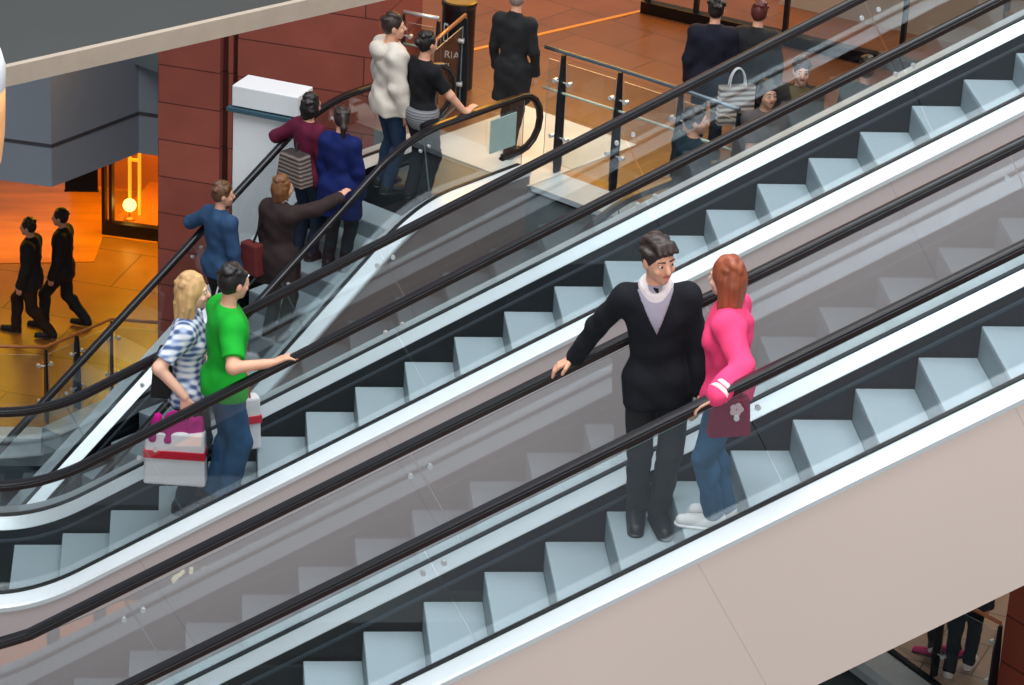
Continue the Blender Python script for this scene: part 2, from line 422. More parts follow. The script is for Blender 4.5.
# upper walkway behind the escalator landings; edge follows the heads of the two diagonal escalators
edge = 23.92
up = loc_poly([(edge, 3.6), (edge, -14), (46, -14), (46, 10), (26.5, 10), (26.5, 3.6)])
floor_slab('floor', up, F2, 1.7, M['floor2'], M['fascia'])
mb = MB(); mb.prism(loc_poly([(edge-.02, 1.5), (edge-.02, -.2), (edge+1.9, -.2), (edge+1.9, 1.5)]), F2, F2+.006); struct(mb.build('floor_landing', M['landing']))
mb = MB(); mb.prism(loc_poly([(edge-.03, -.25), (edge-.03, -2.62), (edge+.5, -2.62), (edge+.5, -.25)]), F2+.001, F2+.03); mb.prism(loc_poly([(edge-.03, -.25), (edge-.03, -2.62), (edge, -2.62), (edge, -.25)]), F2-.03, F2+.001); struct(mb.build('trim_1', M['slab']))
mb = MB(); mb.prism(loc_poly([(edge-.035, -.25), (edge-.035, -2.62), (edge-.005, -2.62), (edge-.005, -.25)]), F2-.055, F2-.03); struct(mb.build('trim_2', M['gasket']))
# brass strip in the upper floor
mb = MB(); mb.prism([(3.0, 35.10), (3.03, 35.04), (5.9, 37.05), (5.87, 37.11)], F2, F2+.006); struct(mb.build('trim_3', M['gold']))
# lowest floor
lo = [(-2.9-6, 37.25), (-2.11, 37.22), (-1.26, 38.17), (-.2, 38.0), (3, 37.4), (7.9, 32.2), (8.42, 31.18), (8.87, 30.29), (9.9, 28.2), (14, 26), (20, 30), (20, 52), (-12, 52)]
# whole lowest level: one floor under the atrium well, its raised walkway edge traced by the railing
floor_slab('floor_lowest', [(-25, 5), (25, 5), (25, 60), (-25, 60)], F1-1.2, .3, M['fascia'], M['fascia'])
M['floor_tan'] = tiles('greyish_tan_tiles', (176, 152, 132), (166, 142, 124), (110, 94, 82), 1.2, .8, .01, .35, var=.12, rot=math.radians(30))
floor_slab('floor_walkway', lo[:5]+[(3, 52), (-12, 52)], F1, .6, M['floor1'], M['slab'])
floor_slab('floor_walkway', [lo[4]]+lo[5:-2]+[(20, 52), (3, 52)], F1, .6, M['floor_tan'], M['slab'])
mb = MB(); mb.prism([(-12, 42.2), (-1.6, 42.9), (-1.5, 43.9), (.5, 43.3), (.5, 51), (-12, 51)], F1, F1+.01); struct(mb.build('floor_shop', M['shopfloor']))
def strip(name, pts, w, z0, z1, m):
    mb = MB()
    for (x0, y0), (x1, y1) in zip(pts[:-1], pts[1:]):
        d = Vector((x1-x0, y1-y0)).normalized(); n = Vector((-d.y, d.x))
        mb.prism([(x0, y0), (x1, y1), (x1+n.x*w, y1+n.y*w), (x0+n.x*w, y0+n.y*w)], z0, z1)
    return struct(mb.build(name, m))
strip('trim_4', [(-5, 37.24), (-2.11, 37.2), (-1.25, 38.15), (-.2, 37.98)], -.35, F1-.25, F1+.01, M['slab'])
strip('trim_5', [(7.9, 32.2), (8.42, 31.18), (8.87, 30.29), (9.9, 28.2)], -.42, F1-.12, F1+.015, M['slab'])
strip('trim_6', [(7.9, 32.24), (8.42, 31.2), (8.87, 30.31), (9.9, 28.22)], .07, F1, F1+.05, M['post'])
# bridge under the lower landings of the two front escalators
floor_slab('floor_bridge', [(-9, 19.6), (-2.45, 19.6), (-2.45, 23.6), (-9, 23.6)], pB.zl-HS-.05, .7, M['floor2'], M['fascia'])
floor_slab('floor_bridge', [(-9, 14.5), (-2.45, 14.5), (-2.45, 19.5), (-9, 19.5)], pA.zl-HS-.05, .7, M['floor2'], M['fascia'])
floor_slab('floor_gallery', [(11.6, 14.5), (18, 14.5), (18, 24), (11.6, 24)], pA.zu-HS-.05, .7, M['floor2'], M['fascia'])
# storey above the back walkway (its underside keeps the skylight off the shops)
mb = MB(); mb.prism(loc_poly([(24.9, 6), (24.9, -14), (42, -14), (42, 6)]), ZO-5.9, ZO-5.2); struct(mb.build('ceiling_walkway', M['fascia']))
# grey bulkhead over the lowest shop
bk = [(-9, 40.4), (-1.98, 38.09), (-.84, 39.39), (3.5, 37.8), (3.5, 50), (-9, 50)]
mb = MB(); mb.prism(bk, ZO-15.5, ZO-13.9); struct(mb.build('wall_bulkhead', M['bulk']))
mb = MB()
for (x0, y0), (x1, y1) in zip(bk[:3], bk[1:4]):
    d = Vector((x1-x0, y1-y0)).normalized(); n = Vector((d.y, -d.x))*.006
    mb.prism([(x0, y0), (x1, y1), (x1+n.x, y1+n.y), (x0+n.x, y0+n.y)], ZO-14.93, ZO-14.88)
struct(mb.build('trim_7', M['bulk_line']))
# dark overhead slab crossing the upper left, with a pale lower edge
ev = Vector((2.46, 1.83)).normalized(); en = Vector((-ev.y, ev.x))
def EP(t, u): q = Vector((-1.53, 22.03))+ev*t+en*u; return (q.x, q.y)
mb = MB(); mb.prism([EP(-4, .02), EP(4.2, .02), EP(4.2, 2.8), EP(-4, 2.8)], ZO-8.12, ZO-8.0); struct(mb.build('ceiling_slab', M['soffit']))
mb = MB(); mb.prism([EP(-4, 0), EP(4.2, 0), EP(4.2, .06), EP(-4, .06)], ZO-8.15, ZO-7.99); struct(mb.build('trim_8', M['soffit_edge']))

# ------------------------------------------------------------------ red stone pier, shop walls
def wall_box(name, p, az, w, depth, z0, z1, m, x0=0.):
    o = MB().box((x0, 0, 0), (w, depth, z1-z0)).build(name, m); o.location = (p[0], p[1], z0); o.rotation_euler = (0, 0, math.radians(az)); return struct(o)
RP = 36.
def rayp(px, py, r):
    X = px-512; Y = -(py-342.5); c, s = math.cos(CR), math.sin(CR)
    d = af_+ax_*(X/CF)+ay_*(Y/CF)
    return Vector((0, 0, ZO))+d*r
pl = rayp(158, 200, RP)
AZP = -22
pd = Vector((math.cos(math.radians(AZP)), math.sin(math.radians(AZP))))
pn = Vector((-pd.y, pd.x))
wall_box('wall_pier', pl[:2], AZP, .78, 1.6, F1-.9, ZO-5.9, M['stone'])
q = Vector(pl[:2])+pd*.78+pn*.1
wall_box('wall_pier_groove', q, AZP, .22, 1.4, F1-.9, ZO-5.9, M['stone_recess_shade'])
q = Vector(pl[:2])+pd*1.0
wall_box('wall_pier_wide', q, AZP, 1.72, 1.6, F1-.9, ZO-5.9, M['stone'])
q = Vector(pl[:2])+pd*.86+pn*.06
wall_box('trim_9', q, AZP, .06, .2, F1-.9, ZO-5.9, M['stone'])
# pier at the bottom right
wall_box('wall_lower_pier', (9.5, 29.98), -58, 1.8, 1.6, F1-.02, F1+5.5, M['stone_low'])
# upper back shopfront
sb = [(5.69, 36.89), (7.11, 35.87), (7.74, 34.92), (8.63, 34.3), (9.66, 33.58), (11.2, 32.5)]
sd = Vector((4.03, -2.87)).normalized(); sn = Vector((-sd.y, sd.x)); s0 = Vector(sb[0])
AZS = math.degrees(math.atan2(sd.y, sd.x))
shop = empty('shop_window', (s0.x, s0.y, F2), math.radians(AZS)); LS = 7.4
tag(shop, 'upper shop window with dark plinth, slim posts and pale interior behind glass', 'shop window')
MB().box((0, 0, 0), (LS, .16, .16)).build('plinth', M['blackmetal'], shop, .01)
for x in (.05, .75, 2.02, 3.62, 4.92, 6.4): MB().box((x, .03, .16), (x+.055, .1, 3.3)).build('mullion', M['post'], shop)
MB().box((.02, .06, .16), (LS, .075, 3.3)).build('glass_panel', M['glass_thin'], shop)
MB().box((4.95, .02, 1.0), (LS, .07, 1.07)).build('wooden_push_rail', M['rail_wood'], shop)
MB().box((0, 0, 3.3), (LS, .16, 3.6)).build('head_rail', M['blackmetal'], shop)
M['shopwall'] = mat('pale_shop_wall', (200, 186, 170), .7, 0, .06, .6)
o = MB().box((1.3, 1.5, 0), (LS+3, 1.7, 4.2)).build('wall_shop', M['shopwall']); o.location = (s0.x, s0.y, F2); o.rotation_euler = (0, 0, math.radians(AZS)); struct(o)

# pylon in front of the pier
py_ = empty('pylon', (.37, 31.47, F1), math.radians(-27))
tag(py_, 'tall white pylon with capped top and glass shelf in front of the red pier', 'pylon')
zt = 12.07-ZO+ZO
PT = ZO-11.55
MB().box((.0, 0, -.9), (.76, .34, PT-.3)).build('shaft', M['white'], py_, .008)
MB().box((-.0, -.03, PT-.24), (.8, .37, PT)).build('cap', M['white'], py_, .01)
MB().box((-.05, -.07, PT-.30), (.8, .36, PT-.255)).build('glass_shelf', mat('teal_glass_shelf', (58, 86, 98), .15), py_)

# totem sign
tt = empty('sign_totem', (3.07, 34.0, F2), math.radians(-20))
tag(tt, 'waist-high round black totem with small pale lettering behind the crowded escalator', 'sign')
MB().lathe([(.2, 0), (.2, 1.02)], n=36).build('body', M['totem'], tt)
MB().lathe([(.205, 1.02), (.215, 1.05), (.215, 1.09), (.19, 1.1)], n=36).build('rim', M['rubber'], tt)
MB().box((-.13, -.185, .62), (-.07, -.16, .84)).build('pale_symbol', mat('pale_symbol', (170, 178, 180), .5), tt)
MB().box((-.118, -.188, .64), (-.082, -.16, .82)).build('symbol_inner', M['totem'], tt)
def text(body, size, m, parent, loc, rot, name='lettering', extrude=.004):
    c = bpy.data.curves.new(name, 'FONT'); c.body = body; c.size = size; c.extrude = extrude; c.resolution_u = 3
    t = bpy.data.objects.new(name, c); COL.objects.link(t); dg = bpy.context.evaluated_depsgraph_get()
    me = bpy.data.meshes.new_from_object(t.evaluated_get(dg)); bpy.data.objects.remove(t)
    me.materials.clear(); me.materials.append(m)
    o = bpy.data.objects.new(name, me); COL.objects.link(o); o.parent = parent; o.location = loc; o.rotation_euler = rot; return o
text('RIA', .13, M['letter'], tt, (-.11, -.195, .42), (PI/2, 0, 0))
text('II', .11, M['letter'], tt, (-.09, -.2, .28), (PI/2, 0, 0))

# ------------------------------------------------------------------ railings
def balustrade(pts, z, label, hgt, mid=True, posts=None, rail_m=None, zrail=None, top=True, group=None, tilt=0):
    """glass railing along pts; posts at each point, a pane between each pair"""
    root = empty('glass_balustrade', (pts[0][0], pts[0][1], z)); tag(root, label, 'railing', group)
    base = Vector((pts[0][0], pts[0][1], 0)); V = [Vector((p[0], p[1], 0))-base for p in pts]; n = len(V)
    for i, p in enumerate(V):
        if posts is not None and i not in posts: continue
        d = (V[min(i+1, n-1)]-V[max(i-1, 0)]).normalized(); nn = Vector((-d.y, d.x, 0))
        mb = MB(); v = []
        prof = [(0, -.28, .045), (.25, -.12, .05), (.75, -.0, .05), (hgt-.05, -.0, .02)] if False else [(-.02, .055), (.3, .075), (hgt*.65, .06), (hgt-.03, .028)]
        for zz, w in prof:
            for a, b in ((-.016, -w), (.016, -w), (.016, w), (-.016, w)): v.append(p+d*a+nn*b+Vector((0, 0, zz)))
        f = [[k*4+j, k*4+(j+1) % 4, k*4+4+(j+1) % 4, k*4+4+j] for k in range(3) for j in range(4)]+[[3, 2, 1, 0], [12, 13, 14, 15]]
        mb.add(v, f); po = mb.build('post', M['post'], root, .006)
        for zz in (hgt*.28, hgt*.75):
            fb = MB()
            for sgn in (-1, 1):
                if 0 <= i+sgn < n:
                    dd = (V[i+sgn]-p).normalized(); fb.tube(p+Vector((0, 0, zz)), p+dd*.1+Vector((0, 0, zz)), .01, 8)
                    c = p+dd*.1+Vector((0, 0, zz)); fb.tube(c-nn*.03, c+nn*.03, .026, 12)
            if fb.v: fb.build('clamp', M['chrome'], po)
    for i in range(n-1):
        a, b = V[i], V[i+1]; d = (b-a).normalized(); nn = Vector((-d.y, d.x, 0)); a2 = a+d*.06; b2 = b-d*.06
        mb = MB(); v = []
        for zz in (.07, hgt-.12):
            v += [a2-nn*.006+Vector((0, 0, zz)), b2-nn*.006+Vector((0, 0, zz)), b2+nn*.006+Vector((0, 0, zz)), a2+nn*.006+Vector((0, 0, zz))]
        mb.add(v, [[3, 2, 1, 0], [4, 5, 6, 7], [0, 1, 5, 4], [1, 2, 6, 5], [2, 3, 7, 6], [3, 0, 4, 7]], 0)
        for k in (0, 1, 3, 5): mb.m[-6+k] = 1
        mb.build('glass_panel', [M['glass_thin'], M['glass_edge']], root)
    circ = [(.024*math.cos(2*PI*k/10), .024*math.sin(2*PI*k/10)) for k in range(10)]
    MB().sweep([p+Vector((0, 0, hgt)) for p in V], circ).build('handrail', rail_m or M['rail'], root, smooth=True)
    if mid:
        c2 = [(.016*math.cos(2*PI*k/8), .016*math.sin(2*PI*k/8)) for k in range(8)]
        MB().sweep([p+Vector((0, 0, hgt*.66)) for p in V], c2).build('middle_bar', M['rail_green'], root, smooth=True)
    return root
rp = [tuple((CO+CAX*s-CN*y)[:2]) for s, y in ((24.45, .12), (24.46, -.14), (24.5, -.92), (24.52, -1.75), (24.5, -2.55))]
balustrade(rp, F2+.03, 'glass railing with dark posts on the walkway edge between escalator landings', 1.4, posts=(1, 2, 3, 4))
balustrade([(-5, 37.4), (-2.9, 37.4), (-2.06, 37.38), (-1.66, 37.82), (-1.2, 38.32), (-.2, 38.15)], F1, 'glass railing with wooden rail round the orange lower walkway, left edge', 1.14, mid=False, rail_m=M['rail_wood'], posts=(0, 2, 3, 4, 5))
balustrade([(8.36, 31.5), (8.9, 30.6), (9.42, 29.9)], F1, 'glass railing with wooden rail below the beige escalator, lower right', 1.15, mid=False, rail_m=M['rail_wood'])
# railing stub left of the crowded escalator's landing
balustrade([(2.36, 33.36), (2.76, 33.15)], F2, 'short glass railing piece between the red pier and the black sign totem', 1.15, rail_m=M['chrome'])
rq = [(2.5, 32.0), (3.08, 33.28)]
balustrade(rq, F2, 'short glass railing with sloping bronze rail in front of the black sign totem', 1.15, mid=False, rail_m=mat('bronze_rail', (170, 122, 84), .35, .6))

# ------------------------------------------------------------------ lowest shop window on the left
vit = empty('display_window', (-1.52, 43.98, F1), math.radians(-17)); tag(vit, 'glowing orange display window in a dark frame behind the grey bulkhead', 'shop window')
MB().box((0, 0, 0), (2.6, .14, .22)).build('sill', M['blackmetal'], vit)
for x in (0, .12, 2.2): MB().box((x, 0, .22), (x+.05, .14, 3.2)).build('frame_post', M['blackmetal'], vit)
MB().box((.05, .05, .22), (2.6, .06, 3.2)).build('glass_panel', M['glass_thin'], vit)
M['amber'] = mat('amber_back_wall', (214, 120, 36), .6, 0, .3, 1.1)
o = MB().box((-1.2, 1.9, 0), (3.2, 2.0, 3.2)).build('wall_display', M['amber']); o.location = vit.location; o.rotation_euler = vit.rotation_euler; struct(o)
o = MB().box((0.17, .15, 0), (2.6, 1.9, .2)).build('floor_display', M['amber']); o.location = vit.location; o.rotation_euler = vit.rotation_euler; struct(o)
def invit(x, y, z): a = math.radians(-17); return (vit.location.x+x*math.cos(a)-y*math.sin(a), vit.location.y+x*math.sin(a)+y*math.cos(a), F1+z)
gm = glow('warm_bulb_glow', (255, 200, 90), 6)
ld = empty('display_ladder', invit(.27, .5, .2), math.radians(-17)); tag(ld, 'pale ladder-like display stand inside the glowing shop window', 'display stand')
lm = glow('yellow_wood_added_glow', (255, 170, 40), .9)  # emission stands in for lamplight on the wooden ladder and shelves
for x in (0, .16): MB().box((x, 0, 0), (x+.04, .05, 2.4)).build('upright', lm, ld)
for z in (.9, 1.5, 2.1): MB().box((.04, .005, z), (.16, .045, z+.04)).build('rung', lm, ld)
lp = empty('globe_lamp', invit(.36, .3, .2)); tag(lp, 'bright globe lamp at the foot of the display stand', 'lamp')
MB().lathe([(.09, 0), (.09, .03), (.02, .05), (.02, .16)]).build('base', M['gold'], lp)
MB().lathe([(.105*math.sin(PI*k/12)+.001, .24-.105*math.cos(PI*k/12)) for k in range(13)]).build('globe', gm, lp, smooth=True)
lp2 = copy_tree(lp); lp2.location = invit(.78, 1.35, .98); tag(lp2, 'bright globe lamp on the display shelves at the right', 'lamp')
for z, w in ((.98, 'lower'), (1.75, 'upper')):
    s_ = empty('display_shelf', invit(1.0, 1.65, z), math.radians(-17)); tag(s_, w+' wall shelf inside the glowing shop window', 'shelf')
    MB().box((-.35, -.4, -.05), (1.1, .25, 0)).build('board', lm, s_, .005)
    for x in (-.25, .9): MB().box((x, 0, -.2), (x+.03, .22, -.05)).build('bracket', M['blackmetal'], s_)
def garment(loc, rz, label, m, w=.3, h=.9):
    r = empty('hanging_coat', loc, rz); tag(r, label, 'coat')
    MB().add([(-w*.35, -.07, h), (w*.35, -.07, h), (w*.6, -.1, 0), (-w*.6, -.1, 0), (-w*.35, .07, h), (w*.35, .07, h), (w*.6, .1, 0), (-w*.6, .1, 0)], [[0, 1, 2, 3], [7, 6, 5, 4], [0, 4, 5, 1], [3, 2, 6, 7], [0, 3, 7, 4], [1, 5, 6, 2]]).build('body', m, r, .03)
    for sx in (-1, 1): MB().tube((sx*w*.38, 0, h-.06), (sx*w*.7, 0, h*.35), .06, 10, r2=.05).build('sleeve', m, r)
    MB().tube((0, 0, h-.02), (0, 0, h+.16), .008, 6).build('hanger_hook', M['chrome'], r)
    return r
garment(invit(.53, .45, 1.5), 0, 'dark coat hanging right of the display ladder', M['black'], .13, .8)
bn = empty('hanging_banner', (-1.78, 43.0, F1)); tag(bn, 'black hanging panel left of the glowing shop window', 'banner')
MB().box((-.26, 0, 1.15), (.24, .04, 3.2)).build('cloth_panel', M['black'], bn, .01)
MB().tube((-.27, .02, 1.14), (.25, .02, 1.14), .02, 10).build('weight_bar', M['blackmetal'], bn)

# round lantern hanging at the far left edge
lt = empty('hanging_lantern', (rayp(-46, 110, 19.)).to_tuple()); tag(lt, 'rounded white and tan lantern hanging at the left edge of the view', 'lantern')
MB().lathe([(.2, .0), (.29, .06), (.325, .16), (.33, .30), (.30, .40), (.22, .44)], n=40).build('white_shade', M['white'], lt, smooth=True)
MB().lathe([(.1, -.46), (.24, -.44), (.29, -.34), (.315, -.15), (.322, .0), (.325, .16)], n=40).build('tan_shade', glow('tan_lantern_paper', (226, 160, 104), .35), lt, smooth=True)
MB().tube((0, 0, .43), (0, 0, 5.5), .012, 8).build('hanging_rod', M['chrome'], lt)

# shop on the near side of the atrium, seen only as a reflection in the glass
ns = empty('shop_sign', (-.1, 6.0, ZO-16.6), PI); tag(ns, 'pale shop lettering across the atrium, seen mirrored in the escalator glass', 'sign')
MB().box((-1.6, 0, -.3), (1.6, .06, .35)).build('sign_board', M['fascia'], ns)
text('ous', .48, glow('lit_cream_lettering', (255, 238, 196), 3.2), ns, (-.5, -.02, -.14), (PI/2, 0, 0), extrude=.01)
nw = empty('lit_shop_window', (-.9, 6.0, ZO-18.5), PI); tag(nw, 'warm lit shop window across the atrium, mirrored low in the escalator glass', 'shop window')
MB().box((-1.2, 0, -.2), (1.5, .1, 0)).build('sill', M['blackmetal'], nw)
for x in (-1.1, -.42, .1, .62, 1.3): MB().box((x, -.02, 0), (x+.14, .1, 1.52)).build('frame_post', M['fascia'], nw)
MB().box((-1.1, .06, 0), (1.4, .08, 1.5)).build('lit_pane', glow('warm_shop_glow', (238, 150, 96), 1.6), nw)
struct(MB().box((-8, 5.2, -.3), (12, 5.85, ZO-15.8)).build('wall_near', M['fascia']))

# ------------------------------------------------------------------ lights
world = bpy.data.worlds.new('world'); scene.world = world; world.use_nodes = True
bg = world.node_tree.nodes['Background']; bg.inputs[0].default_value = (.80, .88, .97, 1); bg.inputs[1].default_value = .3
def area(name, loc, target, sx, sy, energy, color):
    l = bpy.data.lights.new(name, 'AREA'); l.shape = 'RECTANGLE'; l.size = sx; l.size_y = sy; l.energy = energy; l.color = color
    o = bpy.data.objects.new(name, l); COL.objects.link(o); o.location = loc
    o.rotation_euler = (Vector(target)-Vector(loc)).to_track_quat('-Z', 'Y').to_euler(); return o
area('skylight', (4, 17, ZO+10), (4, 19, 0), 22, 12, 6600, (.93, .97, 1))
area('atrium_front_light', (0, -6, ZO+4), (2, 17, ZO-9), 14, 6, 4000, (1, .95, .92))
area('rear_fill_light', (-2, 30, ZO+7), (-.5, 31.5, 0), 9, 8, 1300, (.95, .98, 1))  # added fill lamp to brighten the diagonal escalator, pier and pylon
area('walkway_amber_light', (5.0, 39.5, ZO-7), (4.4, 36.6, F2), 5, 4, 700, (1, .44, .02))
area('walkway_warm_light', (7.4, 33.5, ZO-6.6), (6.8, 32.4, F2), 4, 3, 35, (1, .66, .42))
area('shop_inside_light', (10.5, 35.2, ZO-6.8), (9.5, 35.0, F2), 4, 2, 480, (1, .92, .84))
area('lower_amber_light', (-2.6, 43.2, ZO-15.7), (-2.4, 41.2, 0), 5, 3, 250, (1, .52, .0))
area('display_light', (-.6, 44.6, F1+3.1), (-.6, 44.6, 0), 1.6, 1.2, 70, (1, .55, .05))
area('display_spill', (-1.0, 43.3, 2.6), (-.7, 42.3, 0), 1.2, .6, 60, (1, .6, .04))
area('lower_right_light', (10.5, 32.5, F2-2.2), (9.2, 30.6, 0), 3, 3, 90, (1, .86, .74))
#PEOPLE
# ------------------------------------------------------------------ people
# Bodies and clothes are smooth blends of tapered limbs, turned into one skin each by surface nets.
class Field:
    def __init__(s, lo, hi, h):
        s.h = h; s.lo = np.array(lo, float); n = np.ceil((np.array(hi)-s.lo)/h).astype(int)+1
        s.ax = [s.lo[i]+h*np.arange(n[i]) for i in range(3)]; s.f = np.full(n, 1., np.float32)
    def sub(s, lo, hi):
        sl = []; 
        for i in range(3):
            a = max(0, int((lo[i]-s.lo[i])/s.h)); b = min(len(s.ax[i]), int((hi[i]-s.lo[i])/s.h)+2)
            if b <= a: return None, None
            sl.append(slice(a, b))
        return tuple(sl), (s.ax[0][sl[0]][:, None, None], s.ax[1][sl[1]][None, :, None], s.ax[2][sl[2]][None, None, :])
    def put(s, sl, d, k):
        a = s.f[sl]; d = d.astype(np.float32)
        h = np.clip(.5+.5*(a-d)/k, 0, 1); s.f[sl] = a+(d-a)*h-k*h*(1-h)
    def cone(s, a, b, ra, rb, k=.03):
        a = np.array(a, float); b = np.array(b, float); r = max(ra, rb)+k+.03
        sl, g = s.sub(np.minimum(a, b)-r, np.maximum(a, b)+r)
        if sl is None: return
        d = b-a; L = max(d@d, 1e-9)
        t = np.clip(((g[0]-a[0])*d[0]+(g[1]-a[1])*d[1]+(g[2]-a[2])*d[2])/L, 0, 1)
        q = np.sqrt((g[0]-a[0]-d[0]*t)**2+(g[1]-a[1]-d[1]*t)**2+(g[2]-a[2]-d[2]*t)**2)
        s.put(sl, q-(ra+(rb-ra)*t), k)
    def ell(s, c, r, R=None, k=.03):
        c = np.array(c, float); r = np.array(r, float); m = r.max()+k+.03
        sl, g = s.sub(c-m, c+m)
        if sl is None: return
        x = [g[0]-c[0]+0*g[1]+0*g[2], g[1]-c[1]+0*g[0]+0*g[2], g[2]-c[2]+0*g[0]+0*g[1]]
        if R is not None: x = [R[0][i]*x[0]+R[1][i]*x[1]+R[2][i]*x[2] for i in range(3)]
        k0 = np.sqrt(sum((x[i]/r[i])**2 for i in range(3))); k1 = np.sqrt(sum((x[i]/r[i]**2)**2 for i in range(3)))+1e-9
        s.put(sl, k0*(k0-1)/k1, k)
    def plane(s, p, n):   # keep the side n points away from
        n = np.array(n, float)/np.linalg.norm(n)
        d = (s.ax[0][:, None, None]-p[0])*n[0]+(s.ax[1][None, :, None]-p[1])*n[1]+(s.ax[2][None, None, :]-p[2])*n[2]
        s.f = np.maximum(s.f, d.astype(np.float32))
    def wrinkle(s, amp, fr=1., seed=0):
        X = s.ax[0][:, None, None]*fr; Y = s.ax[1][None, :, None]*fr; Z = s.ax[2][None, None, :]*fr
        w = np.sin(17*Z+9*X+seed+2.2*np.sin(7*Y+5*X))+.7*np.sin(31*X-23*Z+seed*2+1.8*np.sin(11*Y+9*Z))+.6*np.sin(29*Y+37*Z+seed*3+2*np.sin(8*X))
        s.f = (s.f+np.float32(amp)*w.astype(np.float32)).astype(np.float32)
    def scoop(s, c, r):
        q = np.sqrt((s.ax[0][:, None, None]-c[0])**2+(s.ax[1][None, :, None]-c[1])**2+(s.ax[2][None, None, :]-c[2])**2)-r
        s.f = np.maximum(s.f, -q.astype(np.float32))
    def mesh(s):
        f = s.f; ins = f < 0; n = np.array(f.shape)
        acc = np.zeros(tuple(n-1)+(3,), np.float32); cnt = np.zeros(tuple(n-1), np.float32)
        for axis in range(3):
            a = [slice(None)]*3; b = [slice(None)]*3; a[axis] = slice(0, -1); b[axis] = slice(1, None)
            fa, fb = f[tuple(a)], f[tuple(b)]; cr = (fa < 0) != (fb < 0)
            t = np.where(cr, fa/np.where(cr, fa-fb, 1), 0)
            o = [i for i in range(3) if i != axis]
            for u in (0, 1):
                for w in (0, 1):
                    sl = [slice(None)]*3
                    sl[o[0]] = slice(u, n[o[0]]-1+u); sl[o[1]] = slice(w, n[o[1]]-1+w)
                    c = cr[tuple(sl)]; tt = t[tuple(sl)]
                    cnt += c; acc[..., axis] += np.where(c, tt, 0); acc[..., o[0]] += u*c; acc[..., o[1]] += w*c
        idx = -np.ones(tuple(n-1), int); act = cnt > 0; idx[act] = np.arange(act.sum())
        P = acc[act]/cnt[act][:, None]+np.argwhere(act); V = s.lo+P*s.h; F = []
        for axis in range(3):
            o = [(axis+1) % 3, (axis+2) % 3]
            a = [slice(None)]*3; b = [slice(None)]*3; a[axis] = slice(0, -1); b[axis] = slice(1, None)
            for d in o: a[d] = slice(1, -1); b[d] = slice(1, -1)
            ia, ib = ins[tuple(a)], ins[tuple(b)]
            for flip, msk in ((False, ia & ~ib), (True, ~ia & ib)):
                w = np.argwhere(msk)
                if not len(w): continue
                w[:, o[0]] += 1; w[:, o[1]] += 1
                def cell(u, v):
                    c = w.copy(); c[:, o[0]] -= u; c[:, o[1]] -= v; return idx[c[:, 0], c[:, 1], c[:, 2]]
                q = np.stack([cell(1, 1), cell(0, 1), cell(0, 0), cell(1, 0)], 1)
                F.append(q[:, ::-1] if flip else q)
        return V, (np.concatenate(F) if F else np.zeros((0, 4), int))
    def build(s, name, m, parent=None):
        V, F = s.mesh(); me = bpy.data.meshes.new(name)
        me.from_pydata(V.tolist(), [], F.tolist()); me.materials.append(m)
        me.polygons.foreach_set('use_smooth', [True]*len(me.polygons))
        o = bpy.data.objects.new(name, me); COL.objects.link(o)
        if parent: o.parent = parent
        return o
def rotm(ax, a):
    return np.array(Matrix.Rotation(a, 3, ax))
def nrm(v): v = np.array(v, float); return v/max(np.linalg.norm(v), 1e-9)
def ik(a, b, l1, l2, pole):
    a = np.array(a, float); b = np.array(b, float); d = b-a; L = np.linalg.norm(d)
    if L > (l1+l2)*.995: b = a+d/L*(l1+l2)*.995; d = b-a; L = np.linalg.norm(d)
    x = (l1*l1-l2*l2+L*L)/(2*L); h = math.sqrt(max(l1*l1-x*x, 0)); u = d/L
    p = np.array(pole, float); p = p-u*(p@u); p = nrm(p)
    return a+u*x+p*h, b
SKIN = mat('skin', (214, 160, 132), .55, 0, .05, 8); SKIN2 = mat('skin_fair', (226, 176, 152), .55, 0, .05, 8)
LIPS = mat('lip_colour', (168, 92, 84), .5); EYE = mat('eye_dark', (34, 26, 24), .3); EYEW = mat('eye_white', (220, 218, 212), .3)
def cloth(name, rgb, var=.12, scale=9, bump=.25): return mat(name, rgb, .85, 0, var, scale, bump, spec=.25)

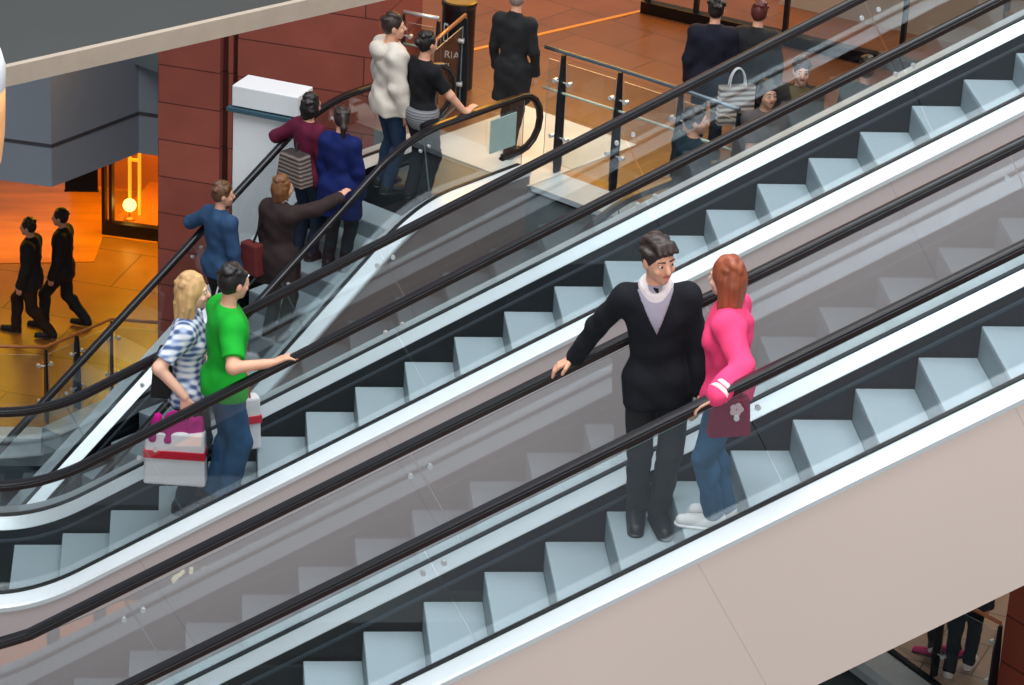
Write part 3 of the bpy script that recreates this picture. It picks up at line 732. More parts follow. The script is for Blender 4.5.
def person(label, pos, az, H, female=False, hx=.012, hands=(None, None), hdirs=(None, None), feet=None, lean=0., tilt=0., twist=0., head=(0., 0.),
           skin=None, top=None, bottom=None, shoes=None, hair=None, extras=(), group=None, drop=0., poles=(None, None)):
    """az: direction faced, degrees in plan.  hands: world points for (left, right) palms.  feet: local (x, y, z) for (left, right)."""
    s = H; skin = skin or SKIN
    a = math.radians(az-90); Rw = rotm('Z', a); pos = np.array(pos, float)
    loc = lambda P: Rw.T@(np.array(P, float)-pos)
    feet = feet or ((-.055*s, 0, 0), (.055*s, 0, 0))
    hw = .052*s; sw = (.085 if female else .094)*s
    hip = np.array([(feet[0][0]+feet[1][0])/2, (feet[0][1]+feet[1][1])/2*.9, .515*s-drop])
    Ru = rotm('X', -lean)@rotm('Y', tilt)@rotm('Z', twist)
    up = lambda x, y, z: hip+Ru@(np.array([x, y, z])*s)
    neck = up(0, -.008, .315); sh = [hip+Ru@np.array([-sw, -.006*s, .281*s]), hip+Ru@np.array([sw, -.006*s, .281*s])]
    hipj = [hip+np.array([-hw, 0, 0]), hip+np.array([hw, 0, 0])]
    ank = [np.array([f[0], f[1]-.015*s, f[2]+.045*s]) for f in feet]; knee = []
    for i in (0, 1):
        k, ank[i] = ik(hipj[i], ank[i], .243*s, .24*s, (0.1*(1 if i else -1), 1, 0)); knee.append(k)
    el = []; wr = []; hd = []
    for i in (0, 1):
        sg = 1 if i else -1
        if hands[i] is None: t = sh[i]+Ru@np.array([sg*.035*s, .05*s, -.305*s]); fd = nrm(Ru@np.array([-.1*sg, .25, -1]))
        else:
            t = loc(hands[i]); fd = None
            if hdirs[i] is not None: fd = nrm(Rw.T@np.array(hdirs[i], float)); t = t-fd*.045*s
            else: t = t-nrm(t-sh[i])*.04*s
        pole = poles[i] if poles[i] is not None else Ru@np.array([sg*.6, -.7, -.5])
        e, w = ik(sh[i], t, .165*s, .15*s, pole); el.append(e); wr.append(w); hd.append(fd if fd is not None else nrm(w-e))
    Rh = Ru@rotm('Z', head[0])@rotm('X', head[1])
    hc = neck+Ru@np.array([0, .012*s, .028*s])+Rh@np.array([0, .012*s, .082*s])
    pts = np.array(ank+knee+el+wr+sh+[hc, hip]); lo = pts.min(0)-.17*s*np.array([1, 1, .8]); hi = pts.max(0)+.14*s; lo[2] = min(lo[2], min(f[2] for f in feet)-.02)
    fem = 1. if female else 0.
    def torso(F, m=0., k=.05):
        F.ell(up(0, -.006, .03), np.array([.088+.006*fem, .062, .075])*s+m, Ru, k)
        F.ell(up(0, 0, .13), np.array([.08-.012*fem, .055, .1])*s+m, Ru, k)
        F.ell(up(0, .0, .225), np.array([.096-.012*fem, .062, .1])*s+m, Ru, k)
        F.cone(sh[0], sh[1], .034*s+m, .034*s+m, k)
        if female:
            for sg in (-1, 1): F.ell(up(sg*.038, .048, .215), np.array([.031, .022, .032])*s+m, Ru, .03)
        F.cone(up(0, -.01, .27), neck, .05*s+m*.6, .034*s+m*.3, k)
    def arm(F, i, m=0., end=1., k=.03, flare=0.):
        F.cone(sh[i], el[i], .033*s+m, .025*s+m, k+.02)
        if end > 0: F.cone(el[i], el[i]+(wr[i]-el[i])*end, .025*s+m, .0255*s*(1-end)+.0175*s*end+m+flare, k)
    def leg(F, i, m=0., end=1., k=.03, flare=0.):
        F.cone(hipj[i]+np.array([0, 0, -.01*s]), knee[i], .052*s+m, .034*s+m, k+.02)
        F.cone(knee[i], knee[i]+(ank[i]-knee[i])*end, .034*s+m, .024*s+m+flare, k)
        F.ell(knee[i]+(ank[i]-knee[i])*.3+np.array([0, -.012*s, 0]), np.array([.028, .03, .06])*s+m, None, k)
    # ---- body: one skin from head to toe
    F = Field(lo, hi, hx)
    torso(F)
    F.cone(neck-Ru@np.array([0, 0, .02*s]), hc+Rh@np.array([0, -.012*s, -.04*s]), .032*s, .029*s, .02)
    hr = np.array([.0435, .054, .062])*s
    F.ell(hc, hr, Rh, .01); H_ = lambda x, y, z: hc+Rh@(np.array([x, y, z])*s)
    F.ell(H_(0, .017, -.03), np.array([.034, .037, .04])*s, Rh, .02)         # jaw
    F.cone(H_(0, .034, -.058), H_(0, .036, -.054), .015*s, .015*s, .012)     # chin
    F.cone(H_(0, .05, .006), H_(0, .061, -.02), .006*s, .0095*s, .008)       # nose
    F.cone(H_(-.024, .046, .012), H_(.024, .046, .012), .007*s, .007*s, .012)  # brow
    for sg in (-1, 1):
        F.ell(H_(sg*.0435, -.004, -.006), np.array([.007, .013, .02])*s, Rh, .006)   # ear
        F.ell(H_(sg*.024, .038, -.022), np.array([.013, .012, .012])*s, Rh, .012)     # cheek
    for i in (0, 1):
        sg = 1 if i else -1
        arm(F, i); leg(F, i)
        d = hd[i]; side = nrm(np.cross(d, Rw.T@np.array([0, 0, 1.])) if abs((Rw.T@d)[2]) < .8 else np.cross(d, np.array([sg, .0, 0.2]))); pn = nrm(np.cross(side, d))
        inner = side if (side@(hip-wr[i])) > 0 or abs(d[2]) > .8 else -side
        if abs(d[2]) > .8: inner = nrm(np.array([0, 1., 0])-d*d[1]); pn = nrm(np.cross(inner, d)); side = inner
        dn = pn if pn[2] < 0 else -pn
        if abs(d[2]) > .8: dn = nrm(np.array([-sg, 0, 0])-d*(-sg*d[0]))
        base = wr[i]+d*.012*s
        for q, (off, L) in enumerate(((.017, .04), (.0058, .045), (-.0058, .042), (-.017, .034))):
            k0 = base+inner*off*.7*s; k1 = base+d*.045*s+inner*off*s; k2 = k1+nrm(d+dn*.35)*L*.55*s; k3 = k2+nrm(d+dn*1.1)*L*.5*s
            F.cone(k0, k1, .0085*s, .0068*s, .012); F.cone(k1, k2, .0062*s, .0055*s, .003); F.cone(k2, k3, .0055*s, .0045*s, .003)
        t0 = base+inner*.016*s+d*.006*s; t1 = t0+nrm(inner*.9+d*.8+dn*.3)*.028*s; t2 = t1+nrm(d+dn*.6)*.022*s
        F.cone(t0, t1, .0085*s, .007*s, .008); F.cone(t1, t2, .0068*s, .0055*s, .003)
        f = feet[i]; F.cone(ank[i], (f[0], f[1]-.02*s, f[2]+.025*s), .024*s, .022*s, .02); F.cone((f[0], f[1]-.02*s, f[2]+.022*s), (f[0]+sg*.012*s, f[1]+.085*s, f[2]+.016*s), .022*s, .015*s, .02)
    body = F.build('person', skin); body.location = pos; body.rotation_euler = (0, 0, a); tag(body, label, 'person', group)
    # ---- face
    for sg in (-1, 1):
        mb = MB(); e = H_(sg*.0185, .0475, .0015)
        g = Field(e-.03*s, e+.03*s, .004); g.ell(e, np.array([.0095, .006, .0055])*s, Rh, .001); o = g.build('eye', EYEW, body)
        g = Field(e-.03*s, e+.03*s, .003); g.ell(H_(sg*.0185, .052, .0012), np.array([.0046, .0028, .0046])*s, Rh, .001); g.build('iris', EYE, o)
        if hair:
            g = Field(e-.05*s, e+.05*s, .004); g.cone(H_(sg*.009, .0535, .0155), H_(sg*.03, .0475, .0165), .0028*s, .002*s, .001); g.build('eyebrow', hair['mat'], body)
    c = H_(0, .051, -.036); g = Field(c-.05*s, c+.05*s, .004); g.ell(c, np.array([.0165, .0048, .0058])*s, Rh, .001); g.build('mouth', LIPS, body)
    # ---- clothes
    if bottom:
        F = Field(lo, hi, hx); m = bottom.get('m', .012)
        F.ell(up(0, -.008, .02), np.array([.09+.006*fem, .066, .075])*s+m, Ru, .05)
        F.ell(hip-np.array([0, 0.004*s, .02*s]), np.array([.09+.006*fem, .068, .055])*s+m, None, .04)
        if bottom.get('skirt'):
            zb = bottom['skirt']*s
            for i in (0, 1): F.cone(hipj[i], np.array([hipj[i][0]*1.15, (hipj[i][1]+knee[i][1])/2, hip[2]-zb]), .06*s+m, .07*s+m, .08)
            F.plane((0, 0, hip[2]-zb), (0, 0, -1))
        else:
            e = bottom.get('end', .97)
            for i in (0, 1): leg(F, i, m, e, .02, bottom.get('flare', .008))
            F.plane((0, 0, min(f[2] for f in feet)+bottom.get('hem', .022)*s), (0, 0, -1))
        F.plane(up(0, 0, .085), Ru@np.array([0, 0, 1.])); F.wrinkle(.003, 1.9/s, len(label)+2)
        F.build(bottom.get('name', 'trousers'), bottom['mat'], body)
        if bottom.get('skirt') and bottom.get('tights'):
            F = Field(lo, hi, hx)
            for i in (0, 1): leg(F, i, .006, .97)
            F.build('tights', bottom['tights'], body)
    if top:
        F = Field(lo, hi, hx); m = top.get('m', .014); torso(F, m)
        for i in (0, 1): arm(F, i, m, {'long': .97, 'short': 0., 'none': 0}[top.get('sleeve', 'long')], .03, top.get('flare', .002))
        hem = top.get('hem', -.02)      # fraction of height below (negative) the hips
        if hem < .05:
            F.ell(up(0, -.004, -.025), np.array([.09+.006*fem, .068, .115])*s+m*1.1, Ru, .05)
        if -.09 <= hem < 0:
            for i in (0, 1): F.cone(hipj[i], hipj[i]+(knee[i]-hipj[i])*.3, .058*s+m, .05*s+m, .05)
        if hem < -.09:
            for i in (0, 1): F.cone(hipj[i]*1., np.array([hipj[i][0]*1.2, hipj[i][1], hip[2]+hem*s]), top.get('hw', .062)*s+m, .066*s*top.get('hw', .062)/.062+m*1.4, .08)
        F.plane(up(0, 0, hem), Ru@np.array([0, 0, -1.]))
        if top.get('collar'): F.cone(neck-Ru@np.array([0, .004*s, .02*s]), neck+Ru@np.array([0, -.002*s, .012*s]), .046*s, .04*s, .015)
        F.scoop(neck+Ru@np.array([0, .012*s, .07*s]), (.052 if top.get('collar') else .062)*s)
        F.wrinkle(top.get('w', .0035), 1.9/s*1., len(label))
        if top.get('sleeve') == 'short':
            for i in (0, 1):
                u = nrm(el[i]-sh[i])
                # trim the sleeve just above the elbow, only near the arm
                p = sh[i]+(el[i]-sh[i])*.78; sl, g_ = F.sub(el[i]-.085*s, el[i]+.085*s)
                if sl is not None:
                    d = (g_[0]-p[0])*u[0]+(g_[1]-p[1])*u[1]+(g_[2]-p[2])*u[2]
                    q = np.sqrt((g_[0]-el[i][0])**2+(g_[1]-el[i][1])**2+(g_[2]-el[i][2])**2)-.07*s
                    cut = np.maximum(-d, q).astype(np.float32); F.f[sl] = np.maximum(F.f[sl], -cut)
        tp = F.build(top.get('name', 'jacket'), top['mat'], body)
        if top.get('hood'):
            c = up(0, -.075, .3); g = Field(c-.14*s, c+.14*s, hx); g.ell(c, np.array([.075, .042, .05])*s, Ru, .02); g.ell(up(0, -.06, .26), np.array([.06, .035, .06])*s, Ru, .04); g.build('hood', top['mat'], tp)
        if top.get('stripes'):
            for i in (0, 1):
                for t in (.72, .86):
                    p = el[i]+(wr[i]-el[i])*t; u = nrm(wr[i]-el[i]); g = Field(p-.09*s, p+.09*s, min(hx, .008)); r = (.0255*(1-t)+.0175*t)*s+m+.008
                    g.cone(p-u*.1, p+u*.1, r, r, .002); g.plane(p+u*.016, u); g.plane(p-u*.016, -u); g.build('cuff_stripe', top['stripes'], tp)
        if top.get('shirt'):
            F = Field(lo, hi, min(hx, .009)); torso(F, m+.007)
            z0, z1 = .185, .33; pz = up(0, 0, z0)
            for sg in (-1, 1): F.plane(pz, Ru@np.array([sg*1., 0, -.42]))
            F.plane(up(0, .02, .2), Ru@np.array([0, -1., 0])); F.scoop(neck+Ru@np.array([0, .012*s, .065*s]), .05*s)
            sh_ = F.build('shirt_front', top['shirt'], body)
            if top.get('collar_mat'):
                g = Field(neck-.12*s, neck+.12*s, .008); q0 = neck-Ru@np.array([0, -.004*s, .012*s]); g.cone(q0, q0+Ru@np.array([0, .008*s, .044*s]), .066*s, .047*s, .01); g.scoop(neck+Ru@np.array([0, .075*s, .055*s]), .058*s)
                g.plane(q0+Ru@np.array([0, 0, .042*s]), Ru@np.array([0, .35, 1.])); g.plane(q0-Ru@np.array([0, 0, .012*s]), Ru@np.array([0, -.45, -1.]))
                g.build('collar', top['collar_mat'], body)
        if top.get('under'):     # second layer showing below the hem
            F = Field(lo, hi, hx); F.ell(up(0, -.004, .02), np.array([.094, .074, .1])*s+m*1.4, Ru, .05); F.plane(up(0, 0, hem+.02), Ru@np.array([0, 0, 1.])); F.plane(up(0, 0, hem-.11), Ru@np.array([0, 0, -1.])); F.build('shirt_tail', top['under'], body)
    if shoes:
        for i in (0, 1):
            f = np.array(feet[i], float); sg = 1 if i else -1; c = f+np.array([0, .03*s, .03*s]); F = Field(c-np.array([.07, .13, .05])*s, c+np.array([.07, .13, .07])*s, min(hx, .01))
            F.cone(f+np.array([0, -.028*s, .028*s]), f+np.array([sg*.012*s, .095*s, .018*s]), .031*s, .024*s, .03)
            F.cone(f+np.array([0, -.018*s, .03*s]), f+np.array([0, -.015*s, .055*s]), .03*s, .03*s, .03)
            F.plane(f, (0, 0, -1)); F.plane(f+np.array([0, 0, .068*s]), (0, -.3, 1)); so = F.build('shoe', shoes, body)
            g = Field(c-np.array([.07, .13, .05])*s, c+np.array([.07, .13, .03])*s, min(hx, .01)); g.cone(f+np.array([0, -.028*s, .008*s]), f+np.array([sg*.012*s, .095*s, .008*s]), .033*s, .027*s, .02)
            g.plane(f, (0, 0, -1)); g.plane(f+np.array([0, 0, .012*s]), (0, 0, 1)); g.build('sole', M['rubber'] if shoes is not WHITE_SHOE else WHITE_SOLE, so)
    if hair:
        L = hair.get('len', 0); F = Field(hc-np.array([.13, .14, .12+L])*s, hc+np.array([.13, .13, .1])*s, min(hx, .01)); fl = hair.get('vol', 1.)
        F.ell(H_(0, -.009, .011), hr*np.array([1.1, 1.08, 1.07])*fl, Rh, .01)
        # open the face
        cut = Field.__new__(Field); cut.h = F.h; cut.lo = F.lo; cut.ax = F.ax; cut.f = np.full(F.f.shape, 1., np.float32)
        cut.ell(H_(0, .075, -.02), np.array([.042, .055, .056])*s, Rh, .001); F.f = np.maximum(F.f, -cut.f)
        if not L: F.plane(H_(0, -.03, -.036), Rh@np.array([0, .55, -1.]))
        rg = random.Random(len(label))
        for q in range(26):
            t, p_ = rg.uniform(0, 2*PI), rg.uniform(.15, 1.25); v = H_(.045*math.cos(t)*math.sin(p_), -.012+.054*math.sin(t)*math.sin(p_), .012+.062*math.cos(p_))
            if (Rh.T@(v-hc))[1] < .036*s or (Rh.T@(v-hc))[2] > .05*s: F.ell(v, np.array([.016, .016, .011])*s*(.8 if L else 1.), Rh, .01 if not L else .02)
        if hair.get('fringe'):
            for q in range(4): F.cone(H_(-.028+.016*q, .03, .058), H_(-.034+.02*q, .051, .043), .013*s, .008*s, .02)
        if L:
            for sg in (-1, 1): F.cone(H_(sg*.034, -.008, .0), hc+Rh@np.array([sg*.036*s, -.008*s, 0])+np.array([0, 0, -L*s]), .02*s*fl, .014*s, .03)
            F.cone(H_(0, -.035, .0), hc+Rh@np.array([0, -.04*s, 0])+np.array([0, 0, -(L+.02)*s]), .036*s*fl, .024*s, .03)
            F.cone(H_(-.02, -.035, -.02), hc+Rh@np.array([-.026*s, -.032*s, 0])+np.array([0, 0, -(L+.01)*s]), .03*s*fl, .02*s, .02)
            F.cone(H_(.02, -.035, -.02), hc+Rh@np.array([.026*s, -.032*s, 0])+np.array([0, 0, -(L+.01)*s]), .03*s*fl, .02*s, .02)
        if L:
            for q in range(16):
                t = -PI*1.02*q/15-.0; cx, cy = .04*math.cos(t), .044*math.sin(t)-.006; zz = rg.uniform(-.0, .03)
                e_ = hc+Rh@np.array([cx*1.05*s, cy*1.1*s, 0])+np.array([rg.uniform(-.012, .012)*s, rg.uniform(-.012, .012)*s, -(L+rg.uniform(-.03, .03))*s]); md = (H_(cx, cy, zz)+e_)/2+np.array([rg.uniform(-.01, .01)*s, rg.uniform(-.01, .01)*s, 0])
                F.cone(H_(cx, cy, zz), md, .011*s, .012*s, .006); F.cone(md, e_, .012*s, .006*s, .006)
        if hair.get('bun'): F.ell(H_(0, -.07, .02), np.array([.024, .022, .024])*s, Rh, .01)
        if hair.get('tail'):
            F.cone(H_(0, -.055, .02), H_(0, -.075, -.03), .018*s, .02*s, .02); F.cone(H_(0, -.075, -.03), H_(0, -.07, -.11), .02*s, .008*s, .02)
        F.build('hair', hair['mat'], body)
    return body, dict(wr=[Rw@w+pos for w in wr], el=[Rw@e+pos for e in el], sh=[Rw@q_+pos for q_ in sh], hip=Rw@hip+pos, up=lambda x, y, z: Rw@up(x, y, z)+pos, hd=[Rw@d for d in hd])

WHITE_SHOE = mat('white_trainer', (226, 224, 222), .6); WHITE_SOLE = mat('white_rubber_sole', (236, 236, 234), .6)
DARK_SHOE = mat('dark_shoe', (24, 22, 24), .45); BROWN_SHOE = mat('brown_shoe', (56, 40, 32), .5)
HAIR_DK = mat('dark_brown_hair', (44, 30, 26), .5, 0, .3, 30, .4, (1, 1, .2)); HAIR_BK = mat('black_hair', (24, 18, 18), .5, 0, .3, 30, .4, (1, 1, .2))
HAIR_AU = mat('auburn_hair', (140, 70, 42), .5, 0, .3, 30, .5, (1, 1, .15)); HAIR_BL = mat('blonde_hair', (198, 158, 108), .5, 0, .25, 30, .5, (1, 1, .15))
HAIR_BR = mat('brown_hair', (96, 62, 38), .5, 0, .3, 30, .4, (1, 1, .2))
DENIM = cloth('blue_denim', (44, 84, 122), .22, 14); DENIM2 = cloth('mid_denim', (52, 92, 124), .25, 10); DENIM_DK = cloth('dark_denim', (28, 38, 56), .15)
BLACK = M['black']; CHAR = cloth('charcoal_wool', (34, 34, 40))
def tread(path, step0, x):  # top of the step under local x
    if x > path.ku+path.Tu or x < path.kl-path.Tl: return path.z(x)-HS
    k = math.floor((x-step0)/.4); return path.z(step0+.4*k)-HS
def box_bag(name, loc, rz, w, d, h, m, label, cat='bag', taper=1., band=None, handle=None, hh=.2, tilt=0, group=None):
    r = empty(name, loc, rz); r.rotation_euler = (tilt, 0, rz); tag(r, label, cat, group)
    q = lambda p: (p[0]*(taper if p[2] > h/2 else 1), p[1]*(.75 if p[2] > h/2 else 1), p[2])
    MB().box((-w/2, -d/2, 0), (w/2, d/2, h), 0, q).build('body', m, r, min(d, w)*.12)
    if band: MB().box((-w/2-.004, -d/2-.004, h*.52), (w/2+.004, d/2+.004, h*.66), 0, lambda p: (p[0]*(1+(taper-1)*.6), p[1]*(.98-.16*(p[2]/h-.5)), p[2])).build('red_band', band, r)
    if handle:
        for y in (-d*.25, d*.25):
            pts = [(-w*.22, y, h-.02)]+[(-w*.22*math.cos(t), y*(1-.6*math.sin(t)), h+hh*math.sin(t)) for t in [PI*i/10 for i in range(11)]]+[(w*.22, y, h-.02)]
            MB().sweep(pts, [(.009*math.cos(2*PI*k/6), .009*math.sin(2*PI*k/6)) for k in range(6)], up=(0, 1, 0)).build('handle', handle, r, smooth=True)
    return r
def strap(p0, p1, m, parent, r=.012, sag=0.):
    p0 = Vector(p0); p1 = Vector(p1); inv = Matrix.LocRotScale(parent.location, parent.rotation_euler, None).inverted()
    pts = [inv@(p0.lerp(p1, t)+Vector((0, 0, -sag*math.sin(PI*t)))) for t in [i/8 for i in range(9)]]
    return MB().sweep(pts, [(r*math.cos(2*PI*k/6), r*math.sin(2*PI*k/6)) for k in range(6)]).build('strap', m, parent, smooth=True)

# ---- couple on the front escalator
xm, ym = 2.98, YA+.98
zm = tread(pA, 2.327, xm)
def railA(x, far): return np.array([x, YA+(W if far else 0.), pA.z(x)+HR+.03])
man, mi = person('man in black jacket over grey shirt, hand stretched along the front escalator rail', (xm, ym, zm), 268, 2.06, hx=.0085,
    hands=(None, railA(2.33, True)), hdirs=(None, (-.8, .1, -.5)), poles=(None, (.4, -.5, -.4)), tilt=.1, twist=-.1, head=(.55, -.12), feet=((-.07, .02, 0), (.07, -.03, 0)),
    top=dict(mat=cloth('black_suede_jacket', (20, 22, 28), .2, 7), m=.019, hem=-.075, shirt=cloth('lilac_grey_shirt', (150, 146, 160)), collar_mat=cloth('white_collar', (214, 206, 206))),
    bottom=dict(mat=BLACK, m=.012), shoes=DARK_SHOE, hair=dict(mat=HAIR_DK, fringe=True))
xw, yw = 3.36, YA+.55
zw = tread(pA, 2.327, xw)
woman, wi = person('woman with long auburn hair in pink striped-cuff jacket and jeans, hand on front escalator rail', (xw, yw, zw), 164, 1.85, True, hx=.0085, skin=SKIN2,
    hands=(railA(3.1, False), None), hdirs=((-.8, .05, -.5), None), poles=((-.3, -.8, -.3), None), lean=.05, head=(-.35, .02), feet=((-.06, .04, 0), (.06, -.02, 0)),
    top=dict(mat=cloth('hot_pink_jacket', (244, 66, 116), .14, 8), w=.006, m=.034, hem=-.02, stripes=cloth('cream_knit', (240, 214, 214)), collar=True),
    bottom=dict(mat=DENIM2, m=.012, flare=.012), shoes=WHITE_SHOE, hair=dict(mat=HAIR_AU, len=.15, vol=1.06))
MAROON = cloth('maroon_leather', (134, 22, 60), .1, 6, .1)
hb = box_bag('handbag', (xw-.06, YA+.13, zw+.86), math.radians(8), .27, .1, .26, MAROON, 'maroon handbag with pale flower emblem hanging beside the pink jacket', taper=.85)
fl = MB()
for k in range(5):
    t = 2*PI*k/5; fl.lathe([(.001, -.004), (.021, -.002), (.021, .002), (.001, .004)], (.026*math.cos(t), .026*math.sin(t), 0), 10)
fo = fl.build('flower_emblem', cloth('pale_pink_emblem', (240, 200, 204)), hb); fo.location = (.02, -.062, .2); fo.rotation_euler = (PI/2, 0, 0)
strap(Vector(hb.location)+Vector((-.09, 0, .24)), wi['el'][0]*.5+wi['wr'][0]*.5, MAROON, hb, .011)
strap(Vector(hb.location)+Vector((.09, 0, .24)), wi['el'][0]*.62+wi['wr'][0]*.38, MAROON, hb, .011)

# ---- couple with shopping on the escalator behind
def railB(x, far): return np.array([x, YB+(W if far else 0.), pB.z(x)+pB.h(x)+.03])
xg, yg = .2, YB+.42
zg = tread(pB, .89, xg)
g_hand = railB(.66, False)
gm_, gi = person('man in bright green T-shirt and jeans seen from behind with hand on rail', (xg, yg, zg), 14, 2.06, hx=.009,
    hands=(np.array([xg+.12, yg+.42, zg+.9]), g_hand), hdirs=(None, (.85, -.05, .45)), poles=(None, (.5, -.6, -.6)), head=(.3, .0), feet=((-.075, -.02, 0), (.075, .05, 0)), lean=.04,
    top=dict(mat=cloth('bright_green_cotton', (20, 160, 44), .14, 6), m=.034, hem=-.03, sleeve='short', name='t_shirt'),
    bottom=dict(mat=DENIM, m=.02, flare=.016, name='jeans'), shoes=DARK_SHOE, hair=dict(mat=HAIR_BK))
xb, yb = -.07, YB+.78
zb = tread(pB, .89, xb)
bw, bi = person('blonde woman in blue plaid short-sleeved shirt turned towards the man in green', (xb, yb, zb), -8, 2.06, True, hx=.009, skin=SKIN2,
    hands=(np.array([xb+.2, yb+.3, zb+.95]), np.array([xb-.02, YB+.42, zb+1.08])), hdirs=(None, (.1, -.1, -1)), poles=(None, (.3, -.8, -.1)), head=(.12, .03),
    top=dict(mat=plaid_mat(), m=.02, hem=-.03, sleeve='short', name='plaid_shirt'),
    bottom=dict(mat=DENIM_DK, m=.014, name='jeans'), shoes=DARK_SHOE, hair=dict(mat=HAIR_BL, len=.13, vol=1.04))
BAGW = mat('white_carrier_plastic', (232, 228, 230), .4, 0, .05, 5, .2); BAGR = mat('red_band', (206, 22, 50), .45)
MAG = cloth('magenta_cloth', (176, 10, 120), .15, 6)
hnd = bi['wr'][1]
sb_ = box_bag('shopping_bag', (xb-.1, YB+.36, zb+.45), math.radians(-8), .5, .16, .46, BAGW, 'white shopping bag with red band carried by the blonde woman', taper=.95, band=BAGR, handle=MAG, hh=.16)
F = Field((-.3, -.16, -.2), (.32, .16, .3), .012)
for k in range(7): F.cone((-.2+.06*k, .02*math.sin(k*2), -.02+.03*math.sin(k*1.7)), (-.16+.055*k, .02*math.cos(k*2), .11+.04*math.cos(k*2.3)), .05, .035, .03)
mc = F.build('folded_garment', MAG); mc.location = (xb-.08, YB+.36, zb+.87); tag(mc, 'magenta garment bunched at the top of the white shopping bag', 'clothes')
lh = gi['wr'][0]
sb2 = box_bag('shopping_bag', (xg+.14, yg+.46, zg+.26), math.radians(20), .34, .16, .46, BAGW, 'smaller white shopping bag with red band beyond the green shirt', taper=.95, band=BAGR, handle=BAGR, hh=.18)
bk_ = box_bag('shoulder_bag', (xb-.2, yb-.04, zb+1.08), math.radians(80), .34, .16, .34, BLACK, 'black shoulder bag behind the blonde woman on the escalator', taper=.85)
strap(Vector(bk_.location)+Vector((0, -.1, .3)), bi['sh'][1]+np.array([-.03, 0, .04]), BLACK, bk_, .014)
strap(Vector(bk_.location)+Vector((0, .1, .3)), bi['sh'][1]+np.array([-.03, .05, .04]), BLACK, bk_, .014)

# ---- riders on the crowded diagonal escalator
UPZ = math.degrees(CB)
def onC(sx, y): return np.array([*(CO+CAX*sx-CN*y)[:2], tread(pC, .1, sx)])
def railC(sx, left): q = CO+CAX*sx-CN*(W if left else 0.); return np.array([q.x, q.y, pC.z(sx)+pC.h(sx)+.03])
CD = (CAX.x*.87, CAX.y*.87, .5)
person('rider in denim jacket with left hand on the rail of the crowded escalator', onC(20.3, .98), UPZ-8, 1.9, hx=.013, hands=(railC(20.62, True), None), hdirs=(CD, None), head=(-.5, 0),
    top=dict(mat=cloth('washed_denim_jacket', (46, 74, 108), .25, 9), m=.026, hem=-.05, collar=True), bottom=dict(mat=CHAR), shoes=DARK_SHOE, hair=dict(mat=HAIR_BR))
br, bri = person('woman in dark brown coat with right arm stretched to the crowded escalator rail', onC(20.62, .42), UPZ, 1.82, True, hx=.013, hands=(None, railC(21.35, False)), hdirs=(None, CD), poles=(None, (.6, -.3, -.8)), head=(-.3, 0),
    top=dict(mat=cloth('dark_brown_coat', (50, 38, 38), .2, 7), m=.034, hem=-.16, collar=True, name='coat'), bottom=dict(mat=BLACK), shoes=BROWN_SHOE, hair=dict(mat=mat('red_brown_hair', (112, 70, 36), .5, 0, .3, 30, .4, (1, 1, .2)), len=.05))
mbag = box_bag('shoulder_bag', tuple(onC(20.42, .62)+np.array([0, 0, .98])), CB, .16, .3, .34, cloth('dull_maroon_leather', (96, 36, 36), .15), 'dull maroon bag hanging behind the brown coat on the crowded escalator', taper=.8)
strap(Vector(mbag.location)+Vector((0, 0, .3)), bri['sh'][0]+np.array([0, 0, .06]), M['totem'], mbag, .013)
wb = box_bag('carrier_bag', tuple(onC(20.05, .66)+np.array([0, 0, .62])), CB, .2, .26, .42, mat('pale_carrier_plastic', (196, 198, 212), .4, 0, .1, 6, .3), 'pale plastic carrier bag between the riders in denim and brown', taper=.6, handle=BAGW, hh=.16)
person('rider in maroon top, left hand on the crowded escalator rail, before striped bag', onC(21.62, 1.0), UPZ, 1.86, True, hx=.013, hands=(railC(21.85, True), None), hdirs=(CD, None),
    top=dict(mat=cloth('maroon_knit', (88, 20, 46), .15), m=.024, hem=-.04), bottom=dict(mat=DENIM_DK), shoes=DARK_SHOE, hair=dict(mat=HAIR_BK, len=.04))
pb = box_bag('shoulder_bag', tuple(onC(21.4, .98)+np.array([0, 0, .92])), CB, .2, .4, .36, stripe_mat('striped_canvas', (44, 36, 34), (138, 124, 116), 7), 'grey and brown striped bag behind the rider in maroon', taper=.9)
strap(Vector(pb.location)+Vector((0, 0, .33)), onC(21.62, 1.12)+np.array([0, 0, 1.5]), CHAR, pb, .013)
person('woman in bright blue coat facing left below the white hoodie', onC(21.66, .56), UPZ+14, 1.82, True, hx=.013, head=(.7, 0), hands=(None, None),
    top=dict(mat=cloth('royal_blue_coat', (14, 28, 84), .15), m=.03, hem=-.17, collar=True, name='coat'), bottom=dict(mat=CHAR), shoes=DARK_SHOE, hair=dict(mat=HAIR_DK, tail=True))
person('man in cream hooded top and jeans at the top of the crowded escalator', onC(22.72, .86), UPZ-25, 2.02, hx=.012, head=(-.3, .05),
    top=dict(mat=cloth('cream_fleece', (206, 198, 186), .08), w=.006, m=.055, hem=-.05, hood=True, name='hooded_top'), bottom=dict(mat=cloth('navy_jeans', (34, 52, 78), .2)), shoes=DARK_SHOE, hair=dict(mat=HAIR_DK))
person('woman in black T-shirt over grey top, right hand on the crowded escalator newel', onC(22.78, .42), UPZ-8, 1.92, True, hx=.012, hands=(None, railC(23.12, False)), hdirs=(None, CD), poles=(None, (.7, -.3, -.6)),
    top=dict(mat=cloth('black_cotton', (22, 22, 26)), m=.024, hem=.04, sleeve='short', name='t_shirt', under=stripe_mat('grey_stripe_knit', (96, 98, 104), (150, 150, 154), 10)), bottom=dict(mat=CHAR, m=.02), shoes=DARK_SHOE, hair=dict(mat=HAIR_BK, bun=True))

